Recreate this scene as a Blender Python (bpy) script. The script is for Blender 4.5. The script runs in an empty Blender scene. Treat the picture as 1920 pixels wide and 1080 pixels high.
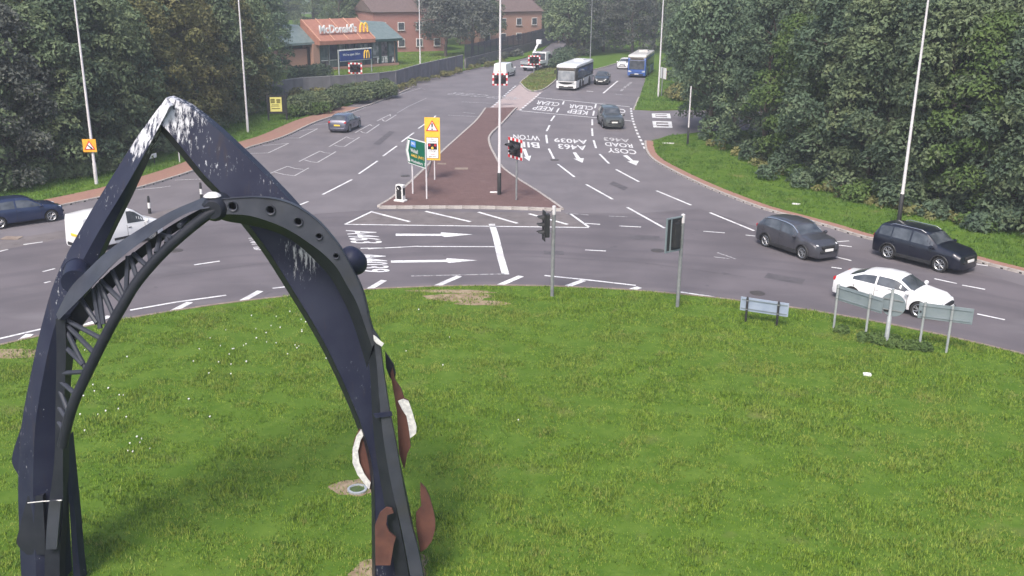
import bpy, bmesh, math, random
import numpy as np
from mathutils import Vector, Matrix
from mathutils.geometry import tessellate_polygon
R = math.radians
random.seed(7); rng = np.random.default_rng(7)

# ------------------------------------------------------------------ camera, sky, sun, exposure
F_PX, TH, CAM_H, ROLL = 1851.0, math.atan(0.32), 13.1, R(0.6)
sc = bpy.context.scene
col = sc.collection
cam = bpy.data.cameras.new("camera"); camo = bpy.data.objects.new("camera", cam); col.objects.link(camo)
cam.sensor_width = 36.0; cam.lens = 36.0 * F_PX / 1920.0; cam.clip_end = 3000; cam.clip_start = 0.3
_f = Vector((0, math.cos(TH), -math.sin(TH))); _u = Vector((0, math.sin(TH), math.cos(TH))); _r = Vector((1, 0, 0))
_rx = _r * math.cos(ROLL) + _u * math.sin(ROLL); _ux = _u * math.cos(ROLL) - _r * math.sin(ROLL)
camo.matrix_world = Matrix(((_rx.x, _ux.x, -_f.x, 0), (_rx.y, _ux.y, -_f.y, 0), (_rx.z, _ux.z, -_f.z, CAM_H), (0, 0, 0, 1)))
sc.camera = camo
SUN_EL, SUN_AZ = R(52), R(250)          # azimuth of the sun in the x-y plane, counted from +x
world = bpy.data.worlds.new("World"); sc.world = world; world.use_nodes = True
wn = world.node_tree; bg = wn.nodes["Background"]
sky = wn.nodes.new("ShaderNodeTexSky"); sky.sky_type = 'NISHITA'; sky.sun_disc = False
sky.sun_elevation = SUN_EL; sky.sun_rotation = R(90) - SUN_AZ
sky.air_density = 1.0; sky.dust_density = 4.0; sky.ozone_density = 0.6
wn.links.new(sky.outputs[0], bg.inputs[0]); bg.inputs[1].default_value = 0.13
sun = bpy.data.lights.new("sun", 'SUN'); sun.energy = 1.8; sun.angle = R(14); sun.color = (1.0, 0.95, 0.88)
suno = bpy.data.objects.new("sun", sun); col.objects.link(suno)
_sd = Vector((math.cos(SUN_AZ) * math.cos(SUN_EL), math.sin(SUN_AZ) * math.cos(SUN_EL), math.sin(SUN_EL)))
suno.rotation_euler = _sd.to_track_quat('Z', 'Y').to_euler()
sc.view_settings.view_transform = 'Standard'; sc.view_settings.look = 'None'
sc.view_settings.gamma = 1.0; sc.view_settings.exposure = 1.02; sc.view_settings.use_curve_mapping = False
sc.render.engine = 'CYCLES'; sc.cycles.use_denoising = True
sc.cycles.max_bounces = 6; sc.cycles.transparent_max_bounces = 8

# ------------------------------------------------------------------ surveying helpers: where a sight line meets the ground
def ray(px, py):
    a, b = px - 960.0, 540.0 - py
    return _rx * a + _ux * b + _f * F_PX
def G(px, py, z=0.0):
    d = ray(px, py); t = (z - CAM_H) / d.z
    return Vector((d.x * t, d.y * t, z))
def D(px, py, Y):
    d = ray(px, py); t = Y / d.y
    return Vector((d.x * t, Y, CAM_H + d.z * t))

# ------------------------------------------------------------------ materials
MATS = {}
def mat(name, c1, c2=None, scale=4.0, rough=0.7, metal=0.0, bump=0.0, bscale=None, spec=0.4, detail=5, coat=0.0, lo=0.35, hi=0.65):
    m = bpy.data.materials.new(name); m.use_nodes = True
    nt = m.node_tree; p = nt.nodes["Principled BSDF"]
    p.inputs["Roughness"].default_value = rough; p.inputs["Metallic"].default_value = metal
    p.inputs["Specular IOR Level"].default_value = spec; p.inputs["Coat Weight"].default_value = coat
    p.inputs["Base Color"].default_value = (*c1, 1)
    tc = nt.nodes.new("ShaderNodeTexCoord")
    if c2 is not None:
        n = nt.nodes.new("ShaderNodeTexNoise"); n.inputs["Scale"].default_value = scale; n.inputs["Detail"].default_value = detail
        nt.links.new(tc.outputs["Object"], n.inputs["Vector"])
        r = nt.nodes.new("ShaderNodeValToRGB"); r.color_ramp.elements[0].position = lo; r.color_ramp.elements[1].position = hi
        r.color_ramp.elements[0].color = (*c1, 1); r.color_ramp.elements[1].color = (*c2, 1)
        nt.links.new(n.outputs["Fac"], r.inputs["Fac"]); nt.links.new(r.outputs["Color"], p.inputs["Base Color"])
    if bump:
        n2 = nt.nodes.new("ShaderNodeTexNoise"); n2.inputs["Scale"].default_value = bscale or scale * 6; n2.inputs["Detail"].default_value = 4
        nt.links.new(tc.outputs["Object"], n2.inputs["Vector"])
        b = nt.nodes.new("ShaderNodeBump"); b.inputs["Strength"].default_value = bump; b.inputs["Distance"].default_value = 0.02
        nt.links.new(n2.outputs["Fac"], b.inputs["Height"]); nt.links.new(b.outputs[0], p.inputs["Normal"])
    MATS[name] = m
    return m
def overlay(m, c, scale, lo, hi, amount=1.0, detail=6, vec_scale=None, seed=0.0, rough=None):
    """add a noise-masked second colour on top of a material's base colour"""
    nt = m.node_tree; p = nt.nodes["Principled BSDF"]
    tc = nt.nodes.new("ShaderNodeTexCoord"); n = nt.nodes.new("ShaderNodeTexNoise"); n.noise_dimensions = '4D'
    n.inputs["Scale"].default_value = scale; n.inputs["Detail"].default_value = detail; n.inputs["W"].default_value = seed
    mp = nt.nodes.new("ShaderNodeMapping"); nt.links.new(tc.outputs["Object"], mp.inputs["Vector"])
    if vec_scale: mp.inputs["Scale"].default_value = vec_scale
    nt.links.new(mp.outputs[0], n.inputs["Vector"])
    r = nt.nodes.new("ShaderNodeMapRange"); r.inputs["From Min"].default_value = lo; r.inputs["From Max"].default_value = hi
    r.inputs["To Max"].default_value = amount
    nt.links.new(n.outputs["Fac"], r.inputs["Value"])
    mx = nt.nodes.new("ShaderNodeMix"); mx.data_type = 'RGBA'
    src = p.inputs["Base Color"].links[0].from_socket if p.inputs["Base Color"].links else None
    if src: nt.links.new(src, mx.inputs["A"])
    else: mx.inputs["A"].default_value = p.inputs["Base Color"].default_value
    mx.inputs["B"].default_value = (*c, 1)
    nt.links.new(r.outputs[0], mx.inputs["Factor"]); nt.links.new(mx.outputs["Result"], p.inputs["Base Color"])
    return m
def flecks(m, c, fine, lo, hi, coarse, clo, chi, stretch=(1, 1, 1), seed=0.0):
    nt = m.node_tree; p = nt.nodes["Principled BSDF"]; tc = nt.nodes.new("ShaderNodeTexCoord"); fac = []
    for sc_, a, b, w, d in ((fine, lo, hi, seed, 9), (coarse, clo, chi, seed + 3, 3)):
        mp = nt.nodes.new("ShaderNodeMapping"); nt.links.new(tc.outputs["Object"], mp.inputs["Vector"]); mp.inputs["Scale"].default_value = stretch if sc_ == fine else (1, 1, 1)
        n = nt.nodes.new("ShaderNodeTexNoise"); n.noise_dimensions = '4D'; n.inputs["Scale"].default_value = sc_; n.inputs["Detail"].default_value = d; n.inputs["W"].default_value = w; n.inputs["Roughness"].default_value = 0.65
        nt.links.new(mp.outputs[0], n.inputs["Vector"]); r = nt.nodes.new("ShaderNodeMapRange"); r.inputs["From Min"].default_value = a; r.inputs["From Max"].default_value = b
        nt.links.new(n.outputs["Fac"], r.inputs["Value"]); fac.append(r.outputs[0])
    ml = nt.nodes.new("ShaderNodeMath"); ml.operation = 'MULTIPLY'; nt.links.new(fac[0], ml.inputs[0]); nt.links.new(fac[1], ml.inputs[1])
    mx = nt.nodes.new("ShaderNodeMix"); mx.data_type = 'RGBA'; src = p.inputs["Base Color"].links[0].from_socket; nt.links.new(src, mx.inputs["A"]); mx.inputs["B"].default_value = (*c, 1)
    nt.links.new(ml.outputs[0], mx.inputs["Factor"]); nt.links.new(mx.outputs["Result"], p.inputs["Base Color"])
def ring_tracks(m, c, amount):
    """tyre-darkened lanes that follow the circle of the roundabout"""
    nt = m.node_tree; p = nt.nodes["Principled BSDF"]; tc = nt.nodes.new("ShaderNodeTexCoord")
    sub = nt.nodes.new("ShaderNodeVectorMath"); sub.operation = 'SUBTRACT'; sub.inputs[1].default_value = (0.12, 14.8, 0); nt.links.new(tc.outputs["Object"], sub.inputs[0])
    ln = nt.nodes.new("ShaderNodeVectorMath"); ln.operation = 'LENGTH'; nt.links.new(sub.outputs[0], ln.inputs[0])
    n = nt.nodes.new("ShaderNodeTexNoise"); n.inputs["Scale"].default_value = 0.12; n.inputs["Detail"].default_value = 2; nt.links.new(tc.outputs["Object"], n.inputs["Vector"])
    ad = nt.nodes.new("ShaderNodeMath"); ad.operation = 'MULTIPLY_ADD'; ad.inputs[1].default_value = 2.2; nt.links.new(n.outputs["Fac"], ad.inputs[0]); nt.links.new(ln.outputs["Value"], ad.inputs[2])
    n2 = nt.nodes.new("ShaderNodeTexNoise"); n2.noise_dimensions = '1D'; n2.inputs["Scale"].default_value = 0.75; n2.inputs["Detail"].default_value = 3; nt.links.new(ad.outputs[0], n2.inputs["W"])
    r = nt.nodes.new("ShaderNodeMapRange"); r.inputs["From Min"].default_value = 0.48; r.inputs["From Max"].default_value = 0.66; r.inputs["To Max"].default_value = amount; nt.links.new(n2.outputs["Fac"], r.inputs["Value"])
    mx = nt.nodes.new("ShaderNodeMix"); mx.data_type = 'RGBA'; nt.links.new(p.inputs["Base Color"].links[0].from_socket, mx.inputs["A"]); mx.inputs["B"].default_value = (*c, 1)
    nt.links.new(r.outputs[0], mx.inputs["Factor"]); nt.links.new(mx.outputs["Result"], p.inputs["Base Color"])
def leaf_mat(name, c1, c2, c3, scale=0.55, rough=0.7):
    m = bpy.data.materials.new(name); m.use_nodes = True; nt = m.node_tree; p = nt.nodes["Principled BSDF"]
    tc = nt.nodes.new("ShaderNodeTexCoord"); oi = nt.nodes.new("ShaderNodeObjectInfo")
    n = nt.nodes.new("ShaderNodeTexNoise"); n.noise_dimensions = '4D'; n.inputs["Scale"].default_value = scale; n.inputs["Detail"].default_value = 6
    n.inputs["Roughness"].default_value = rough
    ml = nt.nodes.new("ShaderNodeMath"); ml.operation = 'MULTIPLY'; ml.inputs[1].default_value = 40
    nt.links.new(oi.outputs["Random"], ml.inputs[0]); nt.links.new(ml.outputs[0], n.inputs["W"])
    nt.links.new(tc.outputs["Object"], n.inputs["Vector"])
    r = nt.nodes.new("ShaderNodeValToRGB"); e = r.color_ramp.elements
    e[0].position = 0.3; e[0].color = (*c1, 1); e[1].position = 0.72; e[1].color = (*c3, 1)
    k = e.new(0.5); k.color = (*c2, 1)
    nt.links.new(n.outputs["Fac"], r.inputs["Fac"])
    hv = nt.nodes.new("ShaderNodeHueSaturation")
    mr = nt.nodes.new("ShaderNodeMapRange"); mr.inputs["To Min"].default_value = 0.75; mr.inputs["To Max"].default_value = 1.35
    nt.links.new(oi.outputs["Random"], mr.inputs["Value"]); nt.links.new(mr.outputs[0], hv.inputs["Value"])
    nt.links.new(r.outputs[0], hv.inputs["Color"]); nt.links.new(hv.outputs[0], p.inputs["Base Color"])
    p.inputs["Roughness"].default_value = 0.62; p.inputs["Specular IOR Level"].default_value = 0.25
    tr = nt.nodes.new("ShaderNodeBsdfTranslucent"); nt.links.new(hv.outputs[0], tr.inputs["Color"])
    mx = nt.nodes.new("ShaderNodeMixShader"); mx.inputs[0].default_value = 0.22
    nt.links.new(p.outputs[0], mx.inputs[1]); nt.links.new(tr.outputs[0], mx.inputs[2])
    nt.links.new(mx.outputs[0], nt.nodes["Material Output"].inputs["Surface"])
    MATS[name] = m
    return m

asphalt = mat("asphalt_worn", (0.126, 0.115, 0.126), (0.158, 0.144, 0.156), 0.35, 0.85, bump=0.25, bscale=60, spec=0.25)
overlay(asphalt, (0.105, 0.1, 0.115), 30, 0.5, 0.75, 0.35, seed=2); overlay(asphalt, (0.1, 0.094, 0.105), 0.9, 0.55, 0.75, 0.5, vec_scale=(1, 0.3, 1), seed=5)
asphalt2 = mat("asphalt_dark", (0.1, 0.09, 0.1), (0.132, 0.118, 0.13), 0.3, 0.85, bump=0.25, bscale=60, spec=0.25)
overlay(asphalt2, (0.085, 0.08, 0.092), 30, 0.5, 0.75, 0.35, seed=3); overlay(asphalt2, (0.165, 0.155, 0.165), 0.5, 0.56, 0.75, 0.6, vec_scale=(0.35, 1.4, 1), seed=9)
overlay(asphalt2, (0.06, 0.057, 0.064), 1.6, 0.66, 0.74, 0.45, seed=21); ring_tracks(asphalt2, (0.085, 0.077, 0.087), 0.45)
asphalt_brown = mat("asphalt_brownish", (0.12, 0.106, 0.108), (0.15, 0.132, 0.134), 1.2, 0.9, bump=0.3, bscale=50)
overlay(asphalt_brown, (0.07, 0.055, 0.05), 2.5, 0.55, 0.75, 0.7, seed=4)
iron_m = mat("cast_iron", (0.06, 0.052, 0.05), (0.09, 0.08, 0.076), 8, 0.6, 0.3)
asphalt_patch = mat("asphalt_patch", (0.07, 0.064, 0.072), (0.095, 0.087, 0.096), 2.0, 0.85, bump=0.3, bscale=50)
paint = mat("road_paint", (0.60, 0.60, 0.61), (0.72, 0.72, 0.73), 3, 0.6); overlay(paint, (0.26, 0.25, 0.26), 9, 0.55, 0.64, 0.85, seed=1); overlay(paint, (0.4, 0.385, 0.4), 1.2, 0.5, 0.65, 0.7, seed=14)
paint_mid = mat("road_paint_faded", (0.5, 0.49, 0.5), (0.4, 0.39, 0.4), 2.5, 0.7); overlay(paint_mid, (0.19, 0.18, 0.19), 8, 0.52, 0.6, 0.85, seed=18)
paint_letter = mat("road_lettering_paint", (0.62, 0.62, 0.63), (0.52, 0.51, 0.52), 1.5, 0.65)
paint_worn = mat("road_paint_worn", (0.42, 0.41, 0.42), (0.3, 0.29, 0.3), 4, 0.7); overlay(paint_worn, (0.15, 0.142, 0.155), 7, 0.46, 0.56, 0.95, seed=8)
kerb_m = mat("kerb_concrete", (0.30, 0.27, 0.255), (0.42, 0.39, 0.37), 3, 0.85, bump=0.3, bscale=40); overlay(kerb_m, (0.14, 0.12, 0.11), 5, 0.55, 0.7, 0.7, seed=1)
kerb_d = mat("kerb_dirty", (0.17, 0.13, 0.11), (0.26, 0.21, 0.17), 3, 0.9, bump=0.4, bscale=30)
pinkpad = mat("pink_concrete", (0.36, 0.29, 0.28), (0.30, 0.245, 0.24), 1.5, 0.85)
grass_soil = mat("turf", (0.062, 0.118, 0.013), (0.09, 0.15, 0.022), 1.3, 0.95, bump=0.8, bscale=25, spec=0.1)  # darker than the blades, painting in the shade beneath them
overlay(grass_soil, (0.05, 0.105, 0.014), 5, 0.48, 0.68, 0.6, seed=3); overlay(grass_soil, (0.17, 0.155, 0.065), 0.55, 0.6, 0.74, 0.55, seed=11)
bare_soil = mat("bare_earth", (0.20, 0.15, 0.10), (0.29, 0.23, 0.16), 4, 0.95, bump=0.6, bscale=25, spec=0.1)
ground_m = mat("far_ground", (0.05, 0.085, 0.03), (0.075, 0.11, 0.045), 0.2, 0.95, spec=0.1)

def brick_mat(name, c1, c2, mortar, scale=1.0, rw=0.215, rh=0.075, plane='XY', ms=0.012):
    m = mat(name, c1, rough=0.85, spec=0.2); nt = m.node_tree; p = nt.nodes["Principled BSDF"]
    tc = nt.nodes.new("ShaderNodeTexCoord"); b = nt.nodes.new("ShaderNodeTexBrick")
    src = tc.outputs["Object"]
    if plane != 'XY':
        sp = nt.nodes.new("ShaderNodeSeparateXYZ"); cb = nt.nodes.new("ShaderNodeCombineXYZ")
        nt.links.new(src, sp.inputs[0])
        ad = nt.nodes.new("ShaderNodeMath"); nt.links.new(sp.outputs[0], ad.inputs[0]); nt.links.new(sp.outputs[1], ad.inputs[1])
        nt.links.new(ad.outputs[0], cb.inputs[0]); nt.links.new(sp.outputs[2], cb.inputs[1]); src = cb.outputs[0]
    nt.links.new(src, b.inputs["Vector"])
    b.inputs["Color1"].default_value = (*c1, 1); b.inputs["Color2"].default_value = (*c2, 1); b.inputs["Mortar"].default_value = (*mortar, 1)
    b.inputs["Scale"].default_value = scale; b.inputs["Brick Width"].default_value = rw; b.inputs["Row Height"].default_value = rh
    b.inputs["Mortar Size"].default_value = ms
    nt.links.new(b.outputs["Color"], p.inputs["Base Color"])
    return m
pave_red = brick_mat("red_block_paving", (0.125, 0.075, 0.072), (0.16, 0.098, 0.092), (0.09, 0.062, 0.06), 1.0, 0.2, 0.1)
overlay(pave_red, (0.095, 0.058, 0.055), 0.7, 0.5, 0.7, 0.6, seed=2); overlay(pave_red, (0.25, 0.19, 0.17), 3.0, 0.62, 0.75, 0.6, vec_scale=(0.4, 2.2, 1), seed=6)
pave_foot = brick_mat("footway_red", (0.27, 0.14, 0.11), (0.32, 0.175, 0.135), (0.2, 0.14, 0.12), 1.0, 0.2, 0.1)
overlay(pave_foot, (0.22, 0.2, 0.12), 1.5, 0.55, 0.75, 0.6, seed=5)
brick_wall = brick_mat("orange_brick", (0.30, 0.145, 0.105), (0.35, 0.175, 0.125), (0.32, 0.25, 0.22), plane='XZ')
brick_dark = brick_mat("red_brick", (0.27, 0.095, 0.08), (0.32, 0.12, 0.1), (0.3, 0.22, 0.2), plane='XZ')

navy = mat("navy_steel", (0.014, 0.0165, 0.037), (0.022, 0.0255, 0.047), 1.4, 0.5, 0.0, bump=0.12, bscale=9, spec=0.14)
overlay(navy, (0.035, 0.028, 0.03), 3.0, 0.58, 0.75, 0.6, vec_scale=(3, 1, 0.4), seed=15)
flecks(navy, (0.5, 0.51, 0.55), 13, 0.63, 0.7, 0.9, 0.5, 0.62, (1, 1, .7), seed=3)
navy_lit = mat("navy_steel_lit", (0.0155, 0.018, 0.037), (0.0235, 0.027, 0.048), 1.4, 0.5, 0.0, bump=0.12, bscale=9, spec=0.14)  # lighter navy copy: light on the upper faces is put into the colour
overlay(navy_lit, (0.038, 0.03, 0.034), 3.0, 0.58, 0.75, 0.6, vec_scale=(3, 1, 0.4), seed=16)
flecks(navy_lit, (0.6, 0.61, 0.65), 12, 0.585, 0.68, 0.7, 0.52, 0.64, (1.8, 1, .5), seed=6)
navy_dark = mat("dark_steel", (0.013, 0.015, 0.023), (0.02, 0.022, 0.031), 3.0, 0.5, 0.0, bump=0.15, bscale=12, spec=0.25)  # darker steel: shade of undersides and inner faces is painted into the colour
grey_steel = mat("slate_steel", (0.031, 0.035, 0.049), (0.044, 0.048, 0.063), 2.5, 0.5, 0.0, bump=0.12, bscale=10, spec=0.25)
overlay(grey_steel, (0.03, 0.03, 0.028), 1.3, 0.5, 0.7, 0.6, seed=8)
lattice_m = mat("lattice_steel", (0.028, 0.032, 0.046), (0.04, 0.044, 0.06), 3, 0.5, spec=0.25)
white_splat = mat("white_droppings", (0.62, 0.61, 0.6), (0.4, 0.4, 0.42), 12, 0.8, bump=0.4, bscale=30)
rust = mat("rusty_steel", (0.075, 0.032, 0.027), (0.11, 0.047, 0.036), 3.5, 0.7, 0.0, bump=0.2, bscale=25, spec=0.3)
overlay(rust, (0.05, 0.028, 0.028), 1.8, 0.5, 0.7, 0.6, seed=4)
galv = mat("galvanised_steel", (0.36, 0.38, 0.40), (0.44, 0.46, 0.48), 5, 0.5, 0.4)
galv_d = mat("grey_pole", (0.20, 0.21, 0.22), (0.27, 0.28, 0.29), 5, 0.5, 0.3)
lamp_grey = mat("lamp_column_paint", (0.52, 0.50, 0.52), (0.60, 0.58, 0.60), 1.5, 0.5)
black_p = mat("black_plastic", (0.018, 0.018, 0.02), (0.028, 0.028, 0.03), 4, 0.5)
white_p = mat("white_plastic", (0.70, 0.70, 0.70), (0.62, 0.61, 0.60), 5, 0.5)
sign_back = mat("sign_back_grey", (0.15, 0.185, 0.205), (0.19, 0.225, 0.245), 2, 0.6, 0.0, spec=0.2)
sign_back_pale = mat("sign_back_pale", (0.24, 0.29, 0.38), (0.29, 0.34, 0.43), 2, 0.55, 0.0, spec=0.2)
yellow_s = mat("sign_yellow", (0.75, 0.42, 0.03), (0.80, 0.47, 0.05), 4, 0.5)
orange_s = mat("sign_orange", (0.80, 0.34, 0.03), (0.84, 0.42, 0.04), 4, 0.5)
green_s = mat("sign_green", (0.0, 0.10, 0.055), (0.0, 0.125, 0.07), 4, 0.5)
blue_s = mat("sign_blue", (0.05, 0.22, 0.62), rough=0.5)
white_s = mat("sign_white", (0.76, 0.76, 0.76), (0.7, 0.7, 0.7), 5, 0.5)
red_s = mat("sign_red", (0.50, 0.02, 0.03), rough=0.5)
black_s = mat("sign_black", (0.015, 0.013, 0.016), rough=0.5)
gold_s = mat("gold_lettering", (0.85, 0.52, 0.06), rough=0.5)
cream_s = mat("poster_yellow", (0.62, 0.57, 0.16), (0.7, 0.64, 0.22), 5, 0.6)
olive_s = mat("poster_ink", (0.16, 0.14, 0.03), rough=0.7)
lens_red = mat("lens_red", (0.12, 0.012, 0.014), rough=0.2, spec=0.6)
lens_amb = mat("lens_amber", (0.25, 0.10, 0.01), rough=0.2, spec=0.6)
lens_grn = mat("lens_green", (0.01, 0.06, 0.04), rough=0.2, spec=0.6)
trunk_m = mat("bark", (0.07, 0.055, 0.045), (0.11, 0.09, 0.075), 6, 0.9, bump=0.6, bscale=20)
leafA = leaf_mat("leaves_dark", (0.042, 0.07, 0.048), (0.08, 0.12, 0.072), (0.165, 0.205, 0.105))  # palest ramp tone paints highlights onto the leaf clumps
leafB = leaf_mat("leaves_mid", (0.062, 0.095, 0.054), (0.115, 0.155, 0.08), (0.2, 0.23, 0.11))
leafC = leaf_mat("leaves_olive", (0.08, 0.094, 0.04), (0.155, 0.158, 0.062), (0.26, 0.225, 0.09))
leafD = leaf_mat("leaves_grey", (0.055, 0.065, 0.055), (0.095, 0.105, 0.088), (0.15, 0.155, 0.13))
leafE = leaf_mat("leaves_bright", (0.04, 0.075, 0.022), (0.08, 0.13, 0.036), (0.13, 0.18, 0.055))
grass_m = leaf_mat("grass_blades", (0.092, 0.168, 0.013), (0.145, 0.228, 0.021), (0.25, 0.285, 0.052), 0.9, 0.75)
overlay(grass_m, (0.05, 0.11, 0.01), 7, 0.52, 0.64, 0.6, seed=41); overlay(grass_m, (0.27, 0.24, 0.10), 1.6, 0.58, 0.7, 0.75, seed=43); overlay(grass_m, (0.24, 0.255, 0.06), 0.28, 0.46, 0.66, 0.6, seed=51)  # dark mottling paints shade between tufts; straw overlays are dry grass
tuft_d = leaf_mat("tuft_dark", (0.05, 0.115, 0.014), (0.085, 0.16, 0.022), (0.13, 0.2, 0.035), 2.5); tuft_l = leaf_mat("tuft_pale", (0.12, 0.2, 0.024), (0.18, 0.26, 0.04), (0.27, 0.3, 0.08), 1.5)
verge_m = leaf_mat("verge_blades", (0.06, 0.13, 0.02), (0.095, 0.18, 0.032), (0.165, 0.22, 0.06))
dry_m = leaf_mat("dry_stems", (0.13, 0.10, 0.05), (0.19, 0.14, 0.075), (0.25, 0.2, 0.12))
tyre_m = mat("tyre_rubber", (0.018, 0.018, 0.019), (0.03, 0.03, 0.03), 8, 0.85)
alloy = mat("alloy_rim", (0.42, 0.43, 0.45), rough=0.3, metal=0.8)
steel_rim = mat("steel_rim", (0.30, 0.30, 0.31), (0.2, 0.2, 0.2), 9, 0.5, 0.4)
glass_m = mat("car_glass", (0.03, 0.036, 0.045), (0.085, 0.095, 0.11), 1.8, 0.06, 0.0, spec=0.7)  # paler mix paints reflections into the dark glass
glass_pale = mat("bus_glass_pale", (0.16, 0.18, 0.2), (0.34, 0.36, 0.38), 1.2, 0.1, spec=0.7)
headl = mat("headlamp_lens", (0.72, 0.74, 0.76), (0.4, 0.42, 0.45), 9, 0.12, spec=0.7)
taill = mat("tail_lamp", (0.42, 0.015, 0.02), rough=0.2, spec=0.6)
plate_w = mat("plate_white", (0.7, 0.7, 0.68), rough=0.5); plate_y = mat("plate_yellow", (0.75, 0.52, 0.05), rough=0.5)
chrome = mat("chrome_trim", (0.6, 0.61, 0.63), rough=0.2, metal=0.9)
trim_blk = mat("trim_black", (0.015, 0.015, 0.016), (0.024, 0.024, 0.026), 6, 0.55)
def paintm(name, c, metal=0.3, rough=0.32):
    d = tuple(min(1, v * 1.15 + 0.004) for v in c)
    return mat(name, c, d, 1.5, rough, metal, spec=0.5, coat=0.6)

# ------------------------------------------------------------------ mesh helpers
class MB:
    def __init__(s): s.v = []; s.f = []; s.m = []
    def add(s, vs, fs, mi=0):
        o = len(s.v); s.v += [tuple(v) for v in vs]; s.f += [tuple(i + o for i in f) for f in fs]; s.m += [mi] * len(fs)
        return s
    def box(s, c, d, rz=0.0, M=None, mi=0):
        x, y, z = d[0] / 2, d[1] / 2, d[2] / 2
        vs = [Vector((a * x, b * y, e * z)) for e in (-1, 1) for b in (-1, 1) for a in (-1, 1)]
        q = Matrix.Rotation(rz, 3, 'Z')
        if M is not None: q = M
        vs = [q @ v + Vector(c) for v in vs]
        return s.add(vs, [(0, 2, 3, 1), (4, 5, 7, 6), (0, 1, 5, 4), (2, 6, 7, 3), (0, 4, 6, 2), (1, 3, 7, 5)], mi)
    def tube(s, p0, p1, r0, r1=None, n=10, cap=True, mi=0):
        p0, p1 = Vector(p0), Vector(p1); r1 = r0 if r1 is None else r1
        a = (p1 - p0).normalized(); b = a.orthogonal().normalized(); c = a.cross(b)
        vs = []
        for p, r in ((p0, r0), (p1, r1)):
            for i in range(n):
                t = 2 * math.pi * i / n; vs.append(p + b * (r * math.cos(t)) + c * (r * math.sin(t)))
        fs = [(i, (i + 1) % n, n + (i + 1) % n, n + i) for i in range(n)]
        if cap: fs += [tuple(reversed(range(n))), tuple(range(n, 2 * n))]
        return s.add(vs, fs, mi)
    def path(s, pts, r, n=10, mi=0):
        pts = [Vector(p) for p in pts]; rs = r if hasattr(r, '__len__') else [r] * len(pts)
        vs = []; b = None
        for i, p in enumerate(pts):
            a = (pts[min(i + 1, len(pts) - 1)] - pts[max(i - 1, 0)]).normalized()
            b = a.orthogonal().normalized() if b is None else (b - a * b.dot(a)).normalized()
            c = a.cross(b)
            for k in range(n):
                t = 2 * math.pi * k / n; vs.append(p + b * (rs[i] * math.cos(t)) + c * (rs[i] * math.sin(t)))
        fs = []
        for i in range(len(pts) - 1):
            fs += [(i * n + k, i * n + (k + 1) % n, (i + 1) * n + (k + 1) % n, (i + 1) * n + k) for k in range(n)]
        fs += [tuple(reversed(range(n))), tuple(range((len(pts) - 1) * n, len(pts) * n))]
        return s.add(vs, fs, mi)
    def lathe(s, prof, n=20, axis='Z', c=(0, 0, 0), mi=0):
        vs = []
        for r, h in prof:
            for k in range(n):
                t = 2 * math.pi * k / n
                a, b = r * math.cos(t), r * math.sin(t)
                p = {'Z': (a, b, h), 'Y': (a, h, b), 'X': (h, a, b)}[axis]
                vs.append((p[0] + c[0], p[1] + c[1], p[2] + c[2]))
        fs = []
        for i in range(len(prof) - 1):
            fs += [(i * n + k, i * n + (k + 1) % n, (i + 1) * n + (k + 1) % n, (i + 1) * n + k) for k in range(n)]
        return s.add(vs, fs, mi)
    def prism(s, poly, z0, z1, M=None, mi=0):
        """poly: list of (x, y); extruded z0..z1; concave allowed. M: 4x4 placement"""
        n = len(poly); ar = sum(poly[i][0] * poly[(i + 1) % n][1] - poly[(i + 1) % n][0] * poly[i][1] for i in range(n))
        if ar < 0: poly = list(reversed(poly))
        tris = tessellate_polygon([[Vector((p[0], p[1], 0)) for p in poly]])
        vs = [Vector((p[0], p[1], z0)) for p in poly] + [Vector((p[0], p[1], z1)) for p in poly]
        fs = []
        for t in tris:
            a, b, c = t
            A = (poly[b][0] - poly[a][0]) * (poly[c][1] - poly[a][1]) - (poly[b][1] - poly[a][1]) * (poly[c][0] - poly[a][0])
            t = (a, b, c) if A > 0 else (a, c, b)
            fs.append(tuple(i + n for i in t)); fs.append(tuple(reversed(t)))
        fs += [(i, (i + 1) % n, n + (i + 1) % n, n + i) for i in range(n)]
        if M is not None: vs = [M @ v for v in vs]
        return s.add(vs, fs, mi)
    def strip(s, A, B, thick, mi=0):
        """solid ribbon between two edge curves A and B, thickened along vector `thick`"""
        t = Vector(thick); n = len(A); vs = []
        for a, b in zip(A, B): vs += [Vector(a), Vector(b), Vector(b) + t, Vector(a) + t]
        fs = []
        for i in range(n - 1):
            o, q = i * 4, (i + 1) * 4
            for k in range(4): fs.append((o + k, o + (k + 1) % 4, q + (k + 1) % 4, q + k))
        fs += [(3, 2, 1, 0), tuple(range((n - 1) * 4, n * 4))]
        return s.add(vs, fs, mi)
    def build(s, name, m, parent=None, smooth=None, bevel=0.0, loc=None):
        me = bpy.data.meshes.new(name); me.from_pydata(s.v, [], s.f)
        for q in (m if isinstance(m, (list, tuple)) else [m]): me.materials.append(q)
        if any(s.m): me.polygons.foreach_set("material_index", s.m)
        bm = bmesh.new(); bm.from_mesh(me); bmesh.ops.recalc_face_normals(bm, faces=bm.faces); bm.to_mesh(me); bm.free()
        if smooth is not None:
            me.polygons.foreach_set("use_smooth", [True] * len(me.polygons)); me.set_sharp_from_angle(angle=R(smooth))
        o = bpy.data.objects.new(name, me); col.objects.link(o)
        if parent is not None: o.parent = parent
        if loc is not None: o.location = loc
        if bevel:
            b = o.modifiers.new("bevel", 'BEVEL'); b.width = bevel; b.segments = 2; b.limit_method = 'ANGLE'
        return o
def tag(o, label=None, cat=None, group=None, kind=None):
    if label: o["label"] = label
    if cat: o["category"] = cat
    if group: o["group"] = group
    if kind: o["kind"] = kind
    return o
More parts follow.
